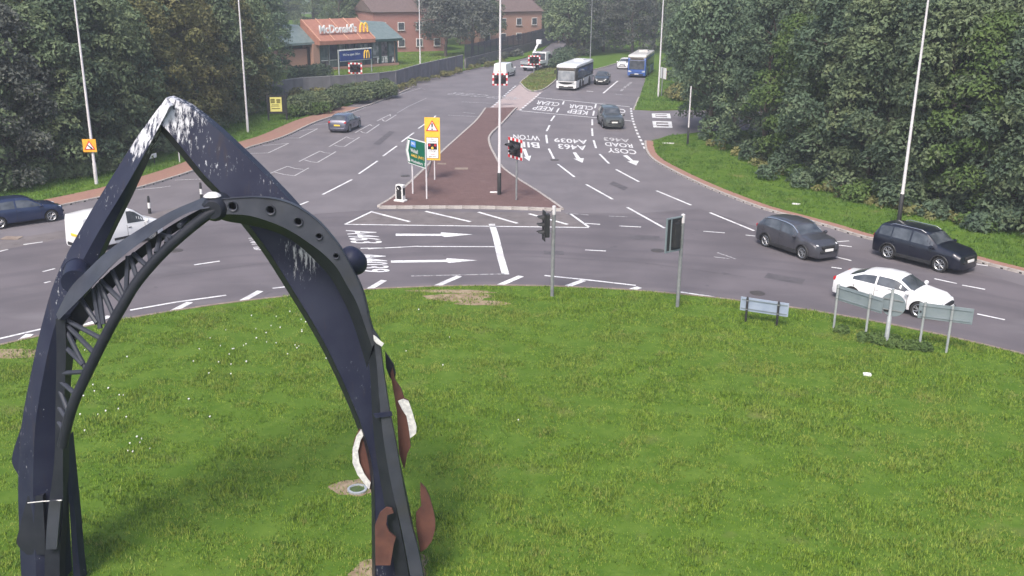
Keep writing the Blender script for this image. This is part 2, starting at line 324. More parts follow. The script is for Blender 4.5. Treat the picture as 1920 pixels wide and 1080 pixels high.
def thing(name, label, cat, loc=(0, 0, 0), rz=0.0, group=None):
    o = bpy.data.objects.new(name, None); col.objects.link(o); o.empty_display_size = 0.3
    o.location = loc; o.rotation_euler = (0, 0, rz)
    return tag(o, label, cat, group)
def share(name, me, parent, loc, rot=(0, 0, 0), scale=(1, 1, 1)):
    o = bpy.data.objects.new(name, me); col.objects.link(o); o.parent = parent
    o.location = loc; o.rotation_euler = rot; o.scale = scale
    return o
def crom(pts, n=6):
    pts = [Vector(p) for p in pts]; out = []
    for i in range(len(pts) - 1):
        p0, p1, p2, p3 = pts[max(i - 1, 0)], pts[i], pts[i + 1], pts[min(i + 2, len(pts) - 1)]
        for k in range(n):
            t = k / n
            out.append(0.5 * ((2 * p1) + (p2 - p0) * t + (2 * p0 - 5 * p1 + 4 * p2 - p3) * t * t + (3 * p1 - p0 - 3 * p2 + p3) * t ** 3))
    out.append(pts[-1].copy())
    return out
def resample(pts, step):
    pts = [Vector(p) for p in pts]; L = [0.0]
    for a, b in zip(pts, pts[1:]): L.append(L[-1] + (b - a).length)
    n = max(1, int(L[-1] / step)); xs = np.linspace(0, L[-1], n + 1)
    arr = np.array([list(p) for p in pts])
    return [Vector([np.interp(x, L, arr[:, k]) for k in range(3)]) for x in xs]
_txt = {}
def text_mesh(body, size=1.0, bold=0.0, extrude=0.0):
    """flat lettering as a mesh, centred on the origin, in the x-y plane"""
    cu = bpy.data.curves.new("lettering", 'FONT'); cu.body = body; cu.size = size; cu.align_x = 'CENTER'; cu.align_y = 'CENTER'
    cu.offset = bold; cu.extrude = extrude; cu.resolution_u = 3
    o = bpy.data.objects.new("lettering", cu); col.objects.link(o)
    dg = bpy.context.evaluated_depsgraph_get(); me = bpy.data.meshes.new_from_object(o.evaluated_get(dg))
    bpy.data.objects.remove(o); bpy.data.curves.remove(cu)
    xs = [v.co.x for v in me.vertices]; ys = [v.co.y for v in me.vertices]
    cx, cy = (min(xs) + max(xs)) / 2, (min(ys) + max(ys)) / 2
    for v in me.vertices: v.co.x -= cx; v.co.y -= cy
    return me, max(xs) - min(xs), max(ys) - min(ys)
def text_obj(name, body, m, parent, M, w=None, h=None, bold=0.0, extrude=0.0):
    """lettering stretched to w x h metres and placed by the 4x4 matrix M in the parent's space"""
    me, tw, th = text_mesh(body, 1.0, bold, extrude)
    sx = (w / tw) if w else (h / th); sy = (h / th) if h else sx
    for v in me.vertices: v.co = M @ Vector((v.co.x * sx, v.co.y * sy, v.co.z))
    me.materials.clear(); me.materials.append(m)
    o = bpy.data.objects.new(name, me); col.objects.link(o); o.parent = parent
    return o
def boolean_cut(o, cutter_mb):
    c = cutter_mb.build("cutter", o.data.materials[0])
    md = o.modifiers.new("cut", 'BOOLEAN'); md.object = c; md.operation = 'DIFFERENCE'; md.solver = 'EXACT'
    bpy.context.view_layer.update()
    dg = bpy.context.evaluated_depsgraph_get(); me = bpy.data.meshes.new_from_object(o.evaluated_get(dg))
    o.modifiers.clear(); old = o.data; o.data = me; bpy.data.meshes.remove(old); bpy.data.objects.remove(c)
def inside(poly, X, Y):
    P = np.array([(p[0], p[1]) for p in poly]); n = len(P); r = np.zeros(len(X), bool); j = n - 1
    for i in range(n):
        xi, yi = P[i]; xj, yj = P[j]
        c = ((yi > Y) != (yj > Y)) & (X < (xj - xi) * (Y - yi) / (yj - yi + 1e-12) + xi); r ^= c; j = i
    return r

# ------------------------------------------------------------------ SETTING
mb = MB(); mb.add([(-900, -300, -0.06), (900, -300, -0.06), (900, 1500, -0.06), (-900, 1500, -0.06)], [(0, 1, 2, 3)])
tag(mb.build("ground", ground_m), kind="structure")
# asphalt everywhere the carriageways run; verges, islands and pads stand on it
mb = MB(); mb.add([(-80, 14, 0), (80, 14, 0), (80, 330, 0), (-80, 330, 0)], [(0, 1, 2, 3)])
road = tag(mb.build("road", asphalt), kind="structure")
RC = Vector((0.12, 14.8, 0)); RR = 26.1
def sheet(name, pts, z, m, parent=None, kind=None):
    mb = MB(); n = len(pts); tris = tessellate_polygon([[Vector((p[0], p[1], 0)) for p in pts]])
    mb.add([(p[0], p[1], z) for p in pts], tris)
    o = mb.build(name, m, parent)
    if o.data.polygons[0].normal.z < 0: o.data.flip_normals()
    if kind: o["kind"] = kind
    return o
# darker resurfaced ring of the roundabout
ring_out = [G(*p) for p in [(-260, 530), (-100, 492), (0, 465), (120, 440), (275, 405), (375, 382), (480, 398), (590, 402), (700, 394), (880, 393), (1075, 402), (1200, 402), (1310, 393), (1400, 420), (1520, 445), (1640, 470), (1800, 500), (1950, 545), (2200, 620)]]
ring_in = [RC + Vector((math.cos(a), math.sin(a), 0)) * (RR - 0.3) for a in np.linspace(R(10), R(170), 60)]
sheet("resurfaced_ring", [(p.x, p.y) for p in ring_out] + [(p.x, p.y) for p in ring_in], 0.004, asphalt2, road)
band = crom([G(*p) for p in [(-120, 478), (0, 452), (120, 432), (275, 403), (375, 376), (440, 352), (520, 322)]], 5)
band2 = crom([G(*p) for p in [(-120, 502), (0, 470), (120, 447), (275, 416), (375, 386), (445, 358), (522, 324)]], 5)
sheet("ghost_island_surface", [(p.x, p.y) for p in band] + [(p.x, p.y) for p in reversed(band2)], 0.008, asphalt_brown, road)
hat = [G(*p) for p in [(652, 421), (698, 396), (1060, 399), (1102, 426)]]
sheet("hatched_apron_surface", [(p.x, p.y) for p in hat], 0.008, asphalt_brown, road)
pad = [G(*p) for p in [(918, 202), (940, 186), (960, 170), (975, 158), (990, 171), (1008, 174), (1018, 171), (1000, 188), (986, 199), (972, 207), (962, 204)]]
sheet("crossover_pad", [(p.x, p.y) for p in pad], 0.006, pinkpad, road)

# ---- raised slabs with kerb stones
kst = MB().box((0, 0, -0.005), (0.895, 0.16, 0.26)).build("kerb_stone", kerb_m, bevel=0.02)
kmesh = kst.data; bpy.data.objects.remove(kst)
_k = MB().box((0, 0, -0.005), (0.895, 0.16, 0.26)); _k.box((0.2, -0.079, 0.045), (0.13, 0.008, 0.07), mi=1); _k.box((0.2, 0.079, 0.045), (0.13, 0.008, 0.07), mi=1)
_ko = _k.build("kerb_stone", [kerb_m, kerb_d], bevel=0.0); kmesh_s = _ko.data; bpy.data.objects.remove(_ko); kmesh_s.materials[1] = mat("drain_slot", (0.02, 0.018, 0.018), rough=.9)
kmesh_d = kmesh.copy(); kmesh_d.materials.clear(); kmesh_d.materials.append(kerb_d)
def slab(name, pts, z, m, kind="structure", parent=None):
    mb = MB(); mb.prism([(p[0], p[1]) for p in pts], -0.03, z); o = mb.build(name, m, parent)
    if kind: o["kind"] = kind
    return o
def kerbs(line, parent, out, ymax=125, me=None, z=0.0):
    """row of separate kerb stones along a line; `out`=+1 puts them left of the walking direction"""
    pts = resample(line, 0.915)
    for a, b in zip(pts, pts[1:]):
        d = (b - a); mid = (a + b) / 2
        if mid.y > ymax: continue
        nrm = Vector((-d.y, d.x, 0)).normalized() * out
        o = share("kerb_stone", me or kmesh, parent, mid + nrm * 0.08 + Vector((random.uniform(-.004, .004), random.uniform(-.004, .004), z + random.uniform(-.006, .006))),
                  (0, 0, math.atan2(d.y, d.x) + random.uniform(-.006, .006)), (d.length / 0.915, 1, 1))
P2 = lambda pts: [(p[0], p[1]) for p in pts]

# roundabout island
isl = [RC + Vector((math.cos(a), math.sin(a), 0)) * RR for a in np.linspace(R(-60), R(240), 140)]
island = slab("roundabout_lawn", P2(isl) , 0.11, grass_soil)
arc = [RC + Vector((math.cos(a), math.sin(a), 0)) * RR for a in np.linspace(R(30), R(150), 90)]
kerbs(arc, island, -1, me=kmesh_d)
# splitter island
spl_front = [G(*p) for p in [(712, 389), (800, 389), (900, 389), (1000, 392), (1052, 394)]]
spl_right = [G(*p) for p in [(1052, 394), (1010, 364), (972, 340), (940, 316), (925, 292), (916, 272), (917, 255), (940, 232), (962, 208), (968, 203)]]
spl_left = [G(*p) for p in [(912, 204), (895, 227), (865, 255), (830, 287), (780, 336), (742, 370), (712, 389)]]
sr = crom(spl_right, 5); sl = crom(spl_left, 5)
spl = spl_front[:-1] + sr + sl[:-1]
splitter = slab("splitter_island", P2(spl), 0.11, pave_red)
kerbs(spl_front, splitter, -1); kerbs(sr, splitter, -1); kerbs(sl, splitter, -1)
kerbs([p + Vector((0, -0.2, 0)) for p in spl_front], splitter, -1, z=-0.08)
# left footway and verge
kl = crom([G(*p) for p in [(-330, 490), (-100, 437), (0, 412), (120, 386), (250, 356), (370, 318), (457, 281), (527, 259), (588, 231), (640, 214), (685, 200), (742, 178), (792, 158), (855, 142), (930, 126), (1000, 111), (1032, 98), (1052, 80)]], 5)
def offset(line, d):
    out = []
    for i, p in enumerate(line):
        a = line[min(i + 1, len(line) - 1)] - line[max(i - 1, 0)]; out.append(p + Vector((-a.y, a.x, 0)).normalized() * d)
    return out
foot = [p for p in kl if p.y < 100]
footway = slab("footway", P2(foot) + P2(reversed(offset(foot, 1.9))), 0.115, pave_foot)
kerbs(kl, footway, -1, ymax=118, me=kmesh_s)
vin = offset(kl, 1.85)
verge_l_poly = P2(vin) + [(30, 320), (-120, 320), (-120, 30)]
verge_l = slab("left_verge", verge_l_poly, 0.10, grass_soil)
# right verge
kr = crom([G(*p) for p in [(1212, 266), (1214, 282), (1227, 300), (1265, 322), (1317, 347), (1360, 365), (1420, 388), (1460, 400), (1505, 412), (1560, 427), (1630, 448), (1720, 466), (1815, 486), (1860, 498), (1960, 524), (2100, 570)]], 5)
side_near = [G(*p) for p in [(1360, 246), (1300, 251), (1250, 257), (1212, 266)]]
rstrip = slab("verge_edging", P2(kr) + P2(reversed(offset(kr, 0.55))), 0.115, pave_foot)
kerbs(kr, rstrip, -1, me=kmesh_s)
vr = offset(kr, 0.5)
verge_r_poly = P2(vr) + [(90, 30), (90, 78)] + P2(side_near[:-1])
verge_r = slab("right_verge", verge_r_poly, 0.10, grass_soil)
# verge beyond the side road
vb_road = crom([G(*p) for p in [(1190, 206), (1199, 184), (1207, 160), (1214, 138), (1220, 118), (1224, 102), (1222, 88), (1214, 74)]], 5)
verge_b_poly = P2(vb_road) + [(38, 320), (100, 320), (100, 100)] + P2([G(*p) for p in [(1345, 208), (1290, 206), (1230, 208)]])
verge_b = slab("far_right_verge", verge_b_poly, 0.10, grass_soil)
kerbs(vb_road, verge_b, 1, ymax=110)
# central reserve beyond the crossover
med = crom([G(*p) for p in [(976, 156), (990, 169), (1007, 171), (1022, 166), (1042, 150), (1062, 132), (1084, 112), (1096, 98), (1098, 84)]], 5)
med2 = crom([G(*p) for p in [(1082, 78), (1062, 92), (1040, 112), (1016, 127), (996, 140), (976, 156)]], 5)
median = slab("central_reserve", P2(med) + P2(med2[:-1]), 0.10, grass_soil)
kerbs(med, median, -1, ymax=135); kerbs(med2, median, -1, ymax=135)

bank = crom([G(*p) for p in [(1064, 131), (1082, 134), (1102, 133), (1130, 127), (1160, 118), (1195, 108), (1235, 99), (1290, 92)]], 5)
far_bank_poly = P2(bank) + [(90, 330), (24, 330)] + P2([G(*p) for p in [(1092, 76), (1082, 92), (1070, 112)]])
far_bank = slab("far_bank", far_bank_poly, 0.12, grass_soil); kerbs(bank, far_bank, -1, ymax=165)

# ------------------------------------------------------------------ road markings (children of the road)
MZ = 0.013
def line_px(name, a, b, w=0.12, m=None, z=MZ):
    A, B = G(*a), G(*b); d = (B - A).normalized(); n = Vector((-d.y, d.x, 0)) * w / 2
    mb = MB(); mb.add([(p.x, p.y, z) for p in (A - n, B - n, B + n, A + n)], [(0, 1, 2, 3)]); return mb.build(name, m or paint, road)
def pline(name, pts, w=0.12, m=None, z=MZ):
    mb = MB(); P = [G(*p) for p in pts]; L = []
    for i, p in enumerate(P):
        t = (P[min(i + 1, len(P) - 1)] - P[max(i - 1, 0)]).normalized(); n = Vector((-t.y, t.x, 0)) * w / 2
        L += [(p.x - n.x, p.y - n.y, z), (p.x + n.x, p.y + n.y, z)]
    mb.add(L, [(2 * i, 2 * i + 2, 2 * i + 3, 2 * i + 1) for i in range(len(P) - 1)]); return mb.build(name, m or paint, road)
def poly_px(name, pts, m=None, z=MZ): return sheet(name, [(p.x, p.y) for p in [G(*q) for q in pts]], z, m or paint, road)
def road_text(body, c, right, up, w, h, m=None, bold=0.014):
    C = G(*c); a = (G(*right[1]) - G(*right[0])).normalized(); b = Vector((-a.y, a.x, 0))
    if up: b = (G(*up[1]) - G(*up[0])).normalized()
    M = Matrix(((a.x, b.x, 0, C.x), (a.y, b.y, 0, C.y), (0, 0, 1, MZ), (0, 0, 0, 1)))
    return text_obj("road_lettering", body, m or paint, road, M, w, h, bold)
# dashes: approach lanes (curved), outgoing carriageway, circulating lanes
for a, b in [((1057.5, 190), (1055, 196)), ((1048, 203), (1043.5, 211)), ((1040, 217), (1033, 227)), ((1030.5, 235), (1025, 246)), ((1024, 253), (1026, 269)), ((1029, 279), (1038.5, 298)), ((1046, 308), (1077, 332)), ((1099, 346), (1149, 374)), ((1176, 389), (1246, 428)),
             ((1117.5, 195), (1115.5, 203)), ((1114, 208), (1112, 217)), ((1110.5, 224), (1110.5, 235)), ((1110, 241), (1111, 255)), ((1113, 263), (1117.5, 278)), ((1124, 289), (1142, 307)), ((1155, 318), (1198, 341)), ((1231, 358), (1296, 385)), ((1331, 399), (1414, 433))]:
    line_px("lane_dash", a, b, 0.16)
for a, b in [((817, 217), (811, 224)), ((799, 231), (784.5, 241)), ((776, 249), (753, 266)), ((744, 274), (718, 293)), ((708, 302), (673, 326)), ((660, 337), (605, 365)), ((578, 378), (553, 388))]:
    line_px("lane_dash", a, b, 0.15)
for a, b in [((1161, 424), (1202, 426)), ((1097, 469), (1136, 471)), ((1319, 434), (1359, 437)), ((1398, 441), (1416, 443)), ((1565, 459), (1597, 463)), ((1564, 454), (1592, 452)), ((1567, 482), (1596, 489)), ((1559, 501.5), (1578, 504)), ((1752, 523), (1794, 532)), ((1804, 535), (1847, 543)), ((1832, 589), (1884, 600)), ((1815, 493), (1852, 499)), ((785, 462), (690, 467)), ((676, 466), (722, 465)), ((80, 510), (103, 504)), ((44, 459), (80, 454)), ((-6, 473), (15, 468)), ((364, 497), (412, 490)), ((83, 531), (95, 528))]:
    line_px("lane_dash", a, b, 0.13)
pline("lane_line", [(785, 462.5), (930, 463)], 0.13); pline("lane_line", [(771, 518), (860, 516), (946, 514)], 0.13, paint_worn)
pline("lane_line", [(1060, 400), (1104, 403.5)], 0.12, paint_worn); pline("lane_line", [(1142, 405.5), (1176, 407)], 0.12, paint_worn)
line_px("lane_dash", (1094, 419), (1125, 421), 0.14)
# edge of the roundabout: broken edge line with diagonal bars
for pts in [[(-20, 640), (66, 620), (130, 606)], [(244, 582), (330, 567), (424, 554)], [(511, 541), (556, 536)], [(1021, 517), (1100, 525), (1192, 535.5)], [(1276, 548), (1330, 556), (1390, 566)]]:
    pline("edge_line", pts, 0.14)
for a, b in [((36, 641), (56, 627)), ((140, 618), (206, 593)), ((318, 587), (356, 567)), ((446, 569), (488, 546)), ((690, 544), (720, 526)), ((811, 540), (861, 518)), ((930, 538), (977, 518)), ((1053, 541), (1094, 526)), ((1172, 547), (1199, 539))]:
    line_px("hatch_bar", a, b, 0.3)
# hatched apron in front of the splitter island
for a, b in [((647, 421), (1104, 427)), ((647, 421), (699, 396)), ((1068, 400), (1104, 426))]: line_px("apron_outline", a, b, 0.15)
for a, b in [((699, 398), (768, 416)), ((798, 396.5), (882, 416)), ((897, 398), (970, 419)), ((992, 401), (1064, 421))]: line_px("hatch_bar", a, b, 0.2)
# give-way / stop line on the circulating lanes, and straight arrows
pline("stop_line", [(922, 420), (930, 445), (938, 480), (948, 515)], 0.34)
def arrow(pts): poly_px("lane_arrow", pts)
arrow([(742, 438.5), (826, 439), (827, 436), (886, 440), (834, 445), (828, 442.5), (742, 442.5)])
arrow([(733, 489), (836, 487.5), (838, 484.5), (895, 488.5), (842, 493.5), (837, 491.5), (733, 493)])
# lettering for drivers on the roundabout (they travel to the right)
rt = ((690, 425), (708, 460)); up = ((650, 440), (730, 439))
road_text("A463", (682, 444), ((676, 430), (690, 458)), ((650, 440), (730, 440)), 2.7, 1.6, paint_letter)
road_text("A4039", (699, 493), ((694, 470), (704, 516)), ((650, 490), (730, 490)), 3.1, 1.4)
road_text("ROAD", (498, 457), ((488, 440), (508, 474)), ((450, 462), (540, 456)), 2.6, 1.4, paint_mid)
# lettering for drivers coming towards the camera
xr = ((1181, 200), (1008, 183)); xu = ((1075, 190), (1063, 214))
for t, c, w, u in [("KEEP", (1018, 203.5), 2.4, ((1034, 190), (1019, 211))), ("CLEAR", (1027, 194), 2.9, ((1034, 190), (1019, 211))), ("KEEP", (1083, 210), 2.35, ((1093, 194), (1086, 215))), ("CLEAR", (1089, 201), 2.9, ((1093, 194), (1086, 215))), ("KEEP", (1147, 216.5), 2.4, ((1150, 200), (1150, 222))), ("CLEAR", (1150, 206.5), 2.8, ((1150, 200), (1150, 222)))]:
    road_text(t, c, xr, u, w, 3.0, paint_letter)
yr = ((1040, 265), (960, 260)); yu = ((990, 256), (993, 280))
road_text("WTON", (987, 258), yr, yu, 2.3, 2.5, paint_letter); road_text("BIL", (991, 271.5), yr, yu, 1.8, 2.6, paint_letter)
zr = ((1110, 269), (1030, 264)); zu = ((1072, 262), (1077, 286))
road_text("A4039", (1070, 264.5), zr, zu, 2.8, 2.1, paint_letter); road_text("A463", (1073, 276), zr, zu, 2.3, 2.3, paint_letter)
wr = ((1200, 270), (1120, 264)); wu = ((1156, 260), (1163, 286))
road_text("A463", (1156, 262.5), wr, wu, 2.2, 1.8, paint_mid); road_text("ROAD", (1160, 272), wr, wu, 2.3, 1.9, paint_letter); road_text("COSY", (1166, 283.5), wr, wu, 2.3, 2.1, paint_letter)
arrow([(979, 279), (986, 279.5), (991, 293), (996, 292), (992.5, 302.5), (981.5, 294.5), (985.5, 294.5)])
arrow([(1074, 286), (1080, 286), (1088, 297), (1095, 297), (1092, 305.5), (1075, 297.5), (1081, 298)])
arrow([(1168, 292), (1176, 291), (1187, 301), (1198, 302), (1193, 310.5), (1176, 303), (1183, 302.5)])
line_px("keep_clear_line", (1008, 183), (1181, 200.5), 0.2); line_px("keep_clear_line", (976, 208), (1185, 227), 0.2)
line_px("stop_line", (868, 211), (890, 213), 0.2, paint_worn); line_px("stop_line", (865, 191), (925, 194), 0.22, paint_worn); line_px("stop_line", (840, 216), (898, 219), 0.2, paint_worn)
road_text("KEEP CLEAR", (905, 180), ((1000, 186), (860, 174)), None, 9, 2.3, paint_worn)
# dotted edge lines
def dots(pts, step, ln, w, m=None):
    P = resample(crom([G(*p) for p in pts], 5), 0.1); i = 0; k = int(step / 0.1); l = int(ln / 0.1)
    while i + l < len(P):
        A, B = P[i], P[i + l]; d = (B - A).normalized(); n = Vector((-d.y, d.x, 0)) * w / 2
        mb = MB(); mb.add([(p.x, p.y, MZ) for p in (A - n, B - n, B + n, A + n)], [(0, 1, 2, 3)]); mb.build("edge_dot", m or paint, road); i += k
dots([(1183, 203), (1184, 212), (1187, 227), (1194, 247), (1201, 262), (1210, 280)], 1.9, 1.0, 0.2)
dots([(975, 207), (988, 196), (1002, 184), (1016, 172)], 1.6, 0.8, 0.22)
dots([(923, 201), (938, 187), (952, 174), (968, 160)], 1.6, 0.8, 0.22)
# side-road panels
for q in [[(1222, 213), (1256, 213), (1258, 222), (1223, 221)], [(1223, 227), (1259, 228), (1261, 240), (1225, 239)]]:
    A, B, C, E = [Vector(p) for p in q]; mid = (A + B + C + E) / 4
    poly_px("warning_panel", q); poly_px("warning_panel_inlay", [tuple(mid + (v - mid) * 0.62) for v in (A, B, C, E)], asphalt_brown, MZ + 0.006)
    poly_px("warning_panel_bar", [tuple(mid + Vector((dx, dy))) for dx, dy in ((-10, -1), (12, -1), (12, 1), (-10, 1))], paint, MZ + 0.011)
# left-hand lane: hollow hazard boxes and zig-zag bays
def hollow(tl, tr_, br, bl, notch=True):
    line_px("box_marking", tl, bl, 0.11, paint_mid); line_px("box_marking", tr_, br, 0.11, paint_mid)
    m1 = ((tl[0] + tr_[0]) / 2 - 6, (tl[1] + tr_[1]) / 2 + 2.6); m2 = ((bl[0] + br[0]) / 2 + 4, (bl[1] + br[1]) / 2 - 0.6)
    pline("box_marking", [tl, m1, (tr_[0] - 10, tr_[1] + 3)], 0.11, paint_mid); pline("box_marking", [(bl[0] + 10, bl[1] - 3), m2, br], 0.11, paint_mid)
hollow((600, 283.5), (630, 284.5), (595, 305), (561, 303)); hollow((650, 256.5), (674, 257.5), (646, 275), (617, 275.5))
hollow((694, 233.5), (711, 233.5), (687, 250), (666, 249)); hollow((732, 214.5), (743, 215.5), (723, 228), (707, 227))
hollow((539, 312), (579, 315), (552, 330), (505, 326))
for q in [[(493, 273), (541, 269), (503, 287), (461, 288)], [(555, 246), (595.5, 241.5), (561, 259), (525, 259)], [(588, 234), (615, 232)], [(328, 338), (377, 336)], [(254, 356), (300, 352), (320, 349)]]:
    for a, b in zip(q, q[1:]): line_px("bay_marking", a, b, 0.12, paint_mid)
pline("edge_line", [(660, 212), (700, 195), (728, 183.5), (742, 180)], 0.14, paint_worn); pline("edge_line", [(750, 177), (790, 165), (797, 168)], 0.14, paint_worn)
pline("lane_line", [(745, 212), (765, 200), (800, 184)], 0.12, paint_worn)
line_px("lane_line", (1131, 175), (1158, 152), 0.2); line_px("stop_line", (1100, 171), (1112, 172), 0.3); line_px("stop_line", (1153, 176.5), (1168, 178), 0.3, paint_worn)
for c in [(1166, 169), (1172, 163.5), (1178, 159), (1182, 156)]: poly_px("lane_arrow", [(c[0] - 4, c[1] + 2), (c[0] + 1, c[1] + 2), (c[0] + 4, c[1] - 2), (c[0] - 1, c[1] - 2)], paint_worn)
for a, b in [((1338, 482), (1368, 485.5)), ((1345, 474), (1380, 486))]: line_px("worn_marking", a, b, 0.12, paint_worn)
for q in [[(596, 505), (640, 501), (646, 512), (600, 516)], [(1180, 440), (1236, 443), (1240, 452), (1182, 449)], [(1020, 470), (1056, 471), (1058, 478), (1020, 477)], [(1440, 512), (1510, 524), (1504, 534), (1432, 521)], [(868, 300), (846, 322), (832, 322), (856, 300)], [(1150, 340), (1178, 352), (1170, 357), (1142, 345)], [(700, 270), (730, 246), (740, 247), (712, 272)]][:4] + [[(1150, 340), (1178, 352), (1170, 357), (1142, 345)], [(700, 270), (730, 246), (740, 247), (712, 272)]]:
    poly_px("repair_patch", q, asphalt_patch, 0.0095)
for pts in [[(590, 402), (700, 394), (880, 391)], [(1075, 401), (1200, 401), (1310, 392), (1400, 419)], [(980, 480), (1200, 492), (1400, 520)], [(300, 520), (480, 496), (640, 486)]]: pline("surface_joint", pts, 0.05, asphalt_patch, 0.0105)
for c in [(1233, 470), (1040, 300), (640, 520), (1420, 550), (330, 470), (760, 330)]:
    C = G(*c); MB().lathe([(.33, 0.006), (.33, 0.02), (.0, 0.021)], 18, 'Z', (C.x, C.y, 0)).build("manhole_cover", iron_m, road)
# iron covers and gullies
for c, w, h in [((22, 446), 0.9, 0.6), ((865, 316), 0.9, 0.7), ((828, 307), 0.6, 0.5)]:
    C = G(*c, 0.115 if c[0] > 800 else 0.02); o = MB().box((C.x, C.y, C.z), (w, h, 0.02)).build("iron_cover", kerb_d, splitter if c[0] > 800 else road)

# ------------------------------------------------------------------ SCULPTURE (steel arch on the lawn)
SY = 19.0
sculpt = thing("arch_sculpture", "tall navy steel double arch sculpture standing on the roundabout lawn", "sculpture", (-6.4, SY, 0.11))
OFF = Vector((-6.4, SY, 0.11))
def SP(px, py, Y): return D(px, py, Y) - OFF
def curve(pts, n=4): return crom([SP(*p) for p in pts], n)
def ribbon(name, A, B, m, th=0.14, n=4, parent=None, smooth=25):
    """A, B: lists of (px, py, Y) along both edges"""
    return MB().strip(curve(A, n), curve(B, n), (0, th, 0)).build(name, m, parent or sculpt, smooth)
# rear arch: folded left limb (two facets meeting on a ridge) and broad right ribbon
def apex_stain(m, c, rad, lo, hi):
    nt = m.node_tree; p = nt.nodes["Principled BSDF"]; tc = nt.nodes.new("ShaderNodeTexCoord")
    sb = nt.nodes.new("ShaderNodeVectorMath"); sb.operation = 'DISTANCE'; sb.inputs[1].default_value = c; nt.links.new(tc.outputs["Object"], sb.inputs[0])
    r = nt.nodes.new("ShaderNodeMapRange"); r.inputs["From Min"].default_value = rad; r.inputs["From Max"].default_value = 0.0; nt.links.new(sb.outputs["Value"], r.inputs["Value"])
    mp = nt.nodes.new("ShaderNodeMapping"); mp.inputs["Scale"].default_value = (2.2, 1, .5); nt.links.new(tc.outputs["Object"], mp.inputs["Vector"])
    n = nt.nodes.new("ShaderNodeTexNoise"); n.inputs["Scale"].default_value = 7; n.inputs["Detail"].default_value = 10; n.inputs["Roughness"].default_value = .7; nt.links.new(mp.outputs[0], n.inputs["Vector"])
    ad = nt.nodes.new("ShaderNodeMath"); ad.operation = 'MULTIPLY_ADD'; ad.inputs[1].default_value = .3; nt.links.new(r.outputs[0], ad.inputs[0]); nt.links.new(n.outputs["Fac"], ad.inputs[2])
    q = nt.nodes.new("ShaderNodeMapRange"); q.inputs["From Min"].default_value = lo; q.inputs["From Max"].default_value = hi; q.inputs["To Max"].default_value = .85; nt.links.new(ad.outputs[0], q.inputs["Value"])
    ml = nt.nodes.new("ShaderNodeMath"); ml.operation = 'MULTIPLY'; gt = nt.nodes.new("ShaderNodeMath"); gt.operation = 'GREATER_THAN'; gt.inputs[1].default_value = .001; nt.links.new(r.outputs[0], gt.inputs[0]); nt.links.new(q.outputs[0], ml.inputs[0]); nt.links.new(gt.outputs[0], ml.inputs[1])
    mx = nt.nodes.new("ShaderNodeMix"); mx.data_type = 'RGBA'; nt.links.new(p.inputs["Base Color"].links[0].from_socket, mx.inputs["A"]); mx.inputs["B"].default_value = (.62, .62, .66, 1)
    nt.links.new(ml.outputs[0], mx.inputs["Factor"]); nt.links.new(mx.outputs["Result"], p.inputs["Base Color"])
for m_ in (navy, navy_lit): apex_stain(m_, tuple(SP(304, 205, 19.7)), 1.1, .62, .74); apex_stain(m_, tuple(SP(262, 262, 19.7)), .45, .58, .7); apex_stain(m_, tuple(SP(575, 475, 19.6)), .9, .70, .86)
Lout = [(312, 183, 19.9), (262, 250, 19.9), (212, 328, 19.8), (152, 428, 19.7), (106, 518, 19.5), (78, 610, 19.4), (56, 710, 19.3), (40, 800, 19.2), (34, 900, 19.1), (36, 1000, 19.0), (42, 1120, 19.0)]
Lrid = [(318, 200, 19.55), (282, 268, 19.5), (236, 350, 19.45), (176, 450, 19.4), (130, 540, 19.3), (100, 620, 19.2), (80, 710, 19.05), (66, 800, 18.95), (62, 900, 18.85), (64, 1000, 18.8), (70, 1120, 18.75)]
Linn = [(300, 234, 19.7), (268, 305, 19.65), (236, 375, 19.6), (190, 470, 19.5), (152, 570, 19.4), (128, 660, 19.35), (118, 750, 19.3), (112, 830, 19.2), (114, 900, 19.1), (118, 1000, 19.0), (124, 1120, 18.95)]
ribbon("rear_arch_outer_facet", Lout, Lrid, navy_lit, 0.35); ribbon("rear_arch_front_facet", Lrid, Linn, navy, 0.35)
Rout = [(316, 183, 19.9), (346, 195, 19.9), (386, 224, 19.9), (432, 264, 19.85), (500, 330, 19.8), (562, 396, 19.75), (622, 470, 19.7), (672, 560, 19.6), (700, 660, 19.5), (726, 780, 19.4), (752, 900, 19.25), (772, 1000, 19.1), (788, 1120, 19.05)]
Rinn = [(300, 232, 19.6), (318, 250, 19.6), (346, 284, 19.6), (384, 330, 19.55), (430, 378, 19.5), (492, 456, 19.45), (545, 538, 19.4), (602, 632, 19.3), (646, 722, 19.2), (680, 806, 19.1), (700, 890, 19.0), (703, 1000, 18.9), (704, 1120, 18.85)]
ribbon("rear_arch_right_ribbon", Rout, Rinn, navy_lit, 0.3)
ribbon("rear_arch_inner_flange", [(p[0], p[1], p[2] - 0.02) for p in Rinn], [(p[0] - 6, p[1] + 8, p[2] + 0.3) for p in Rinn], navy_dark, 0.05)  # underside of the ribbon edge, its shade painted with the darker steel
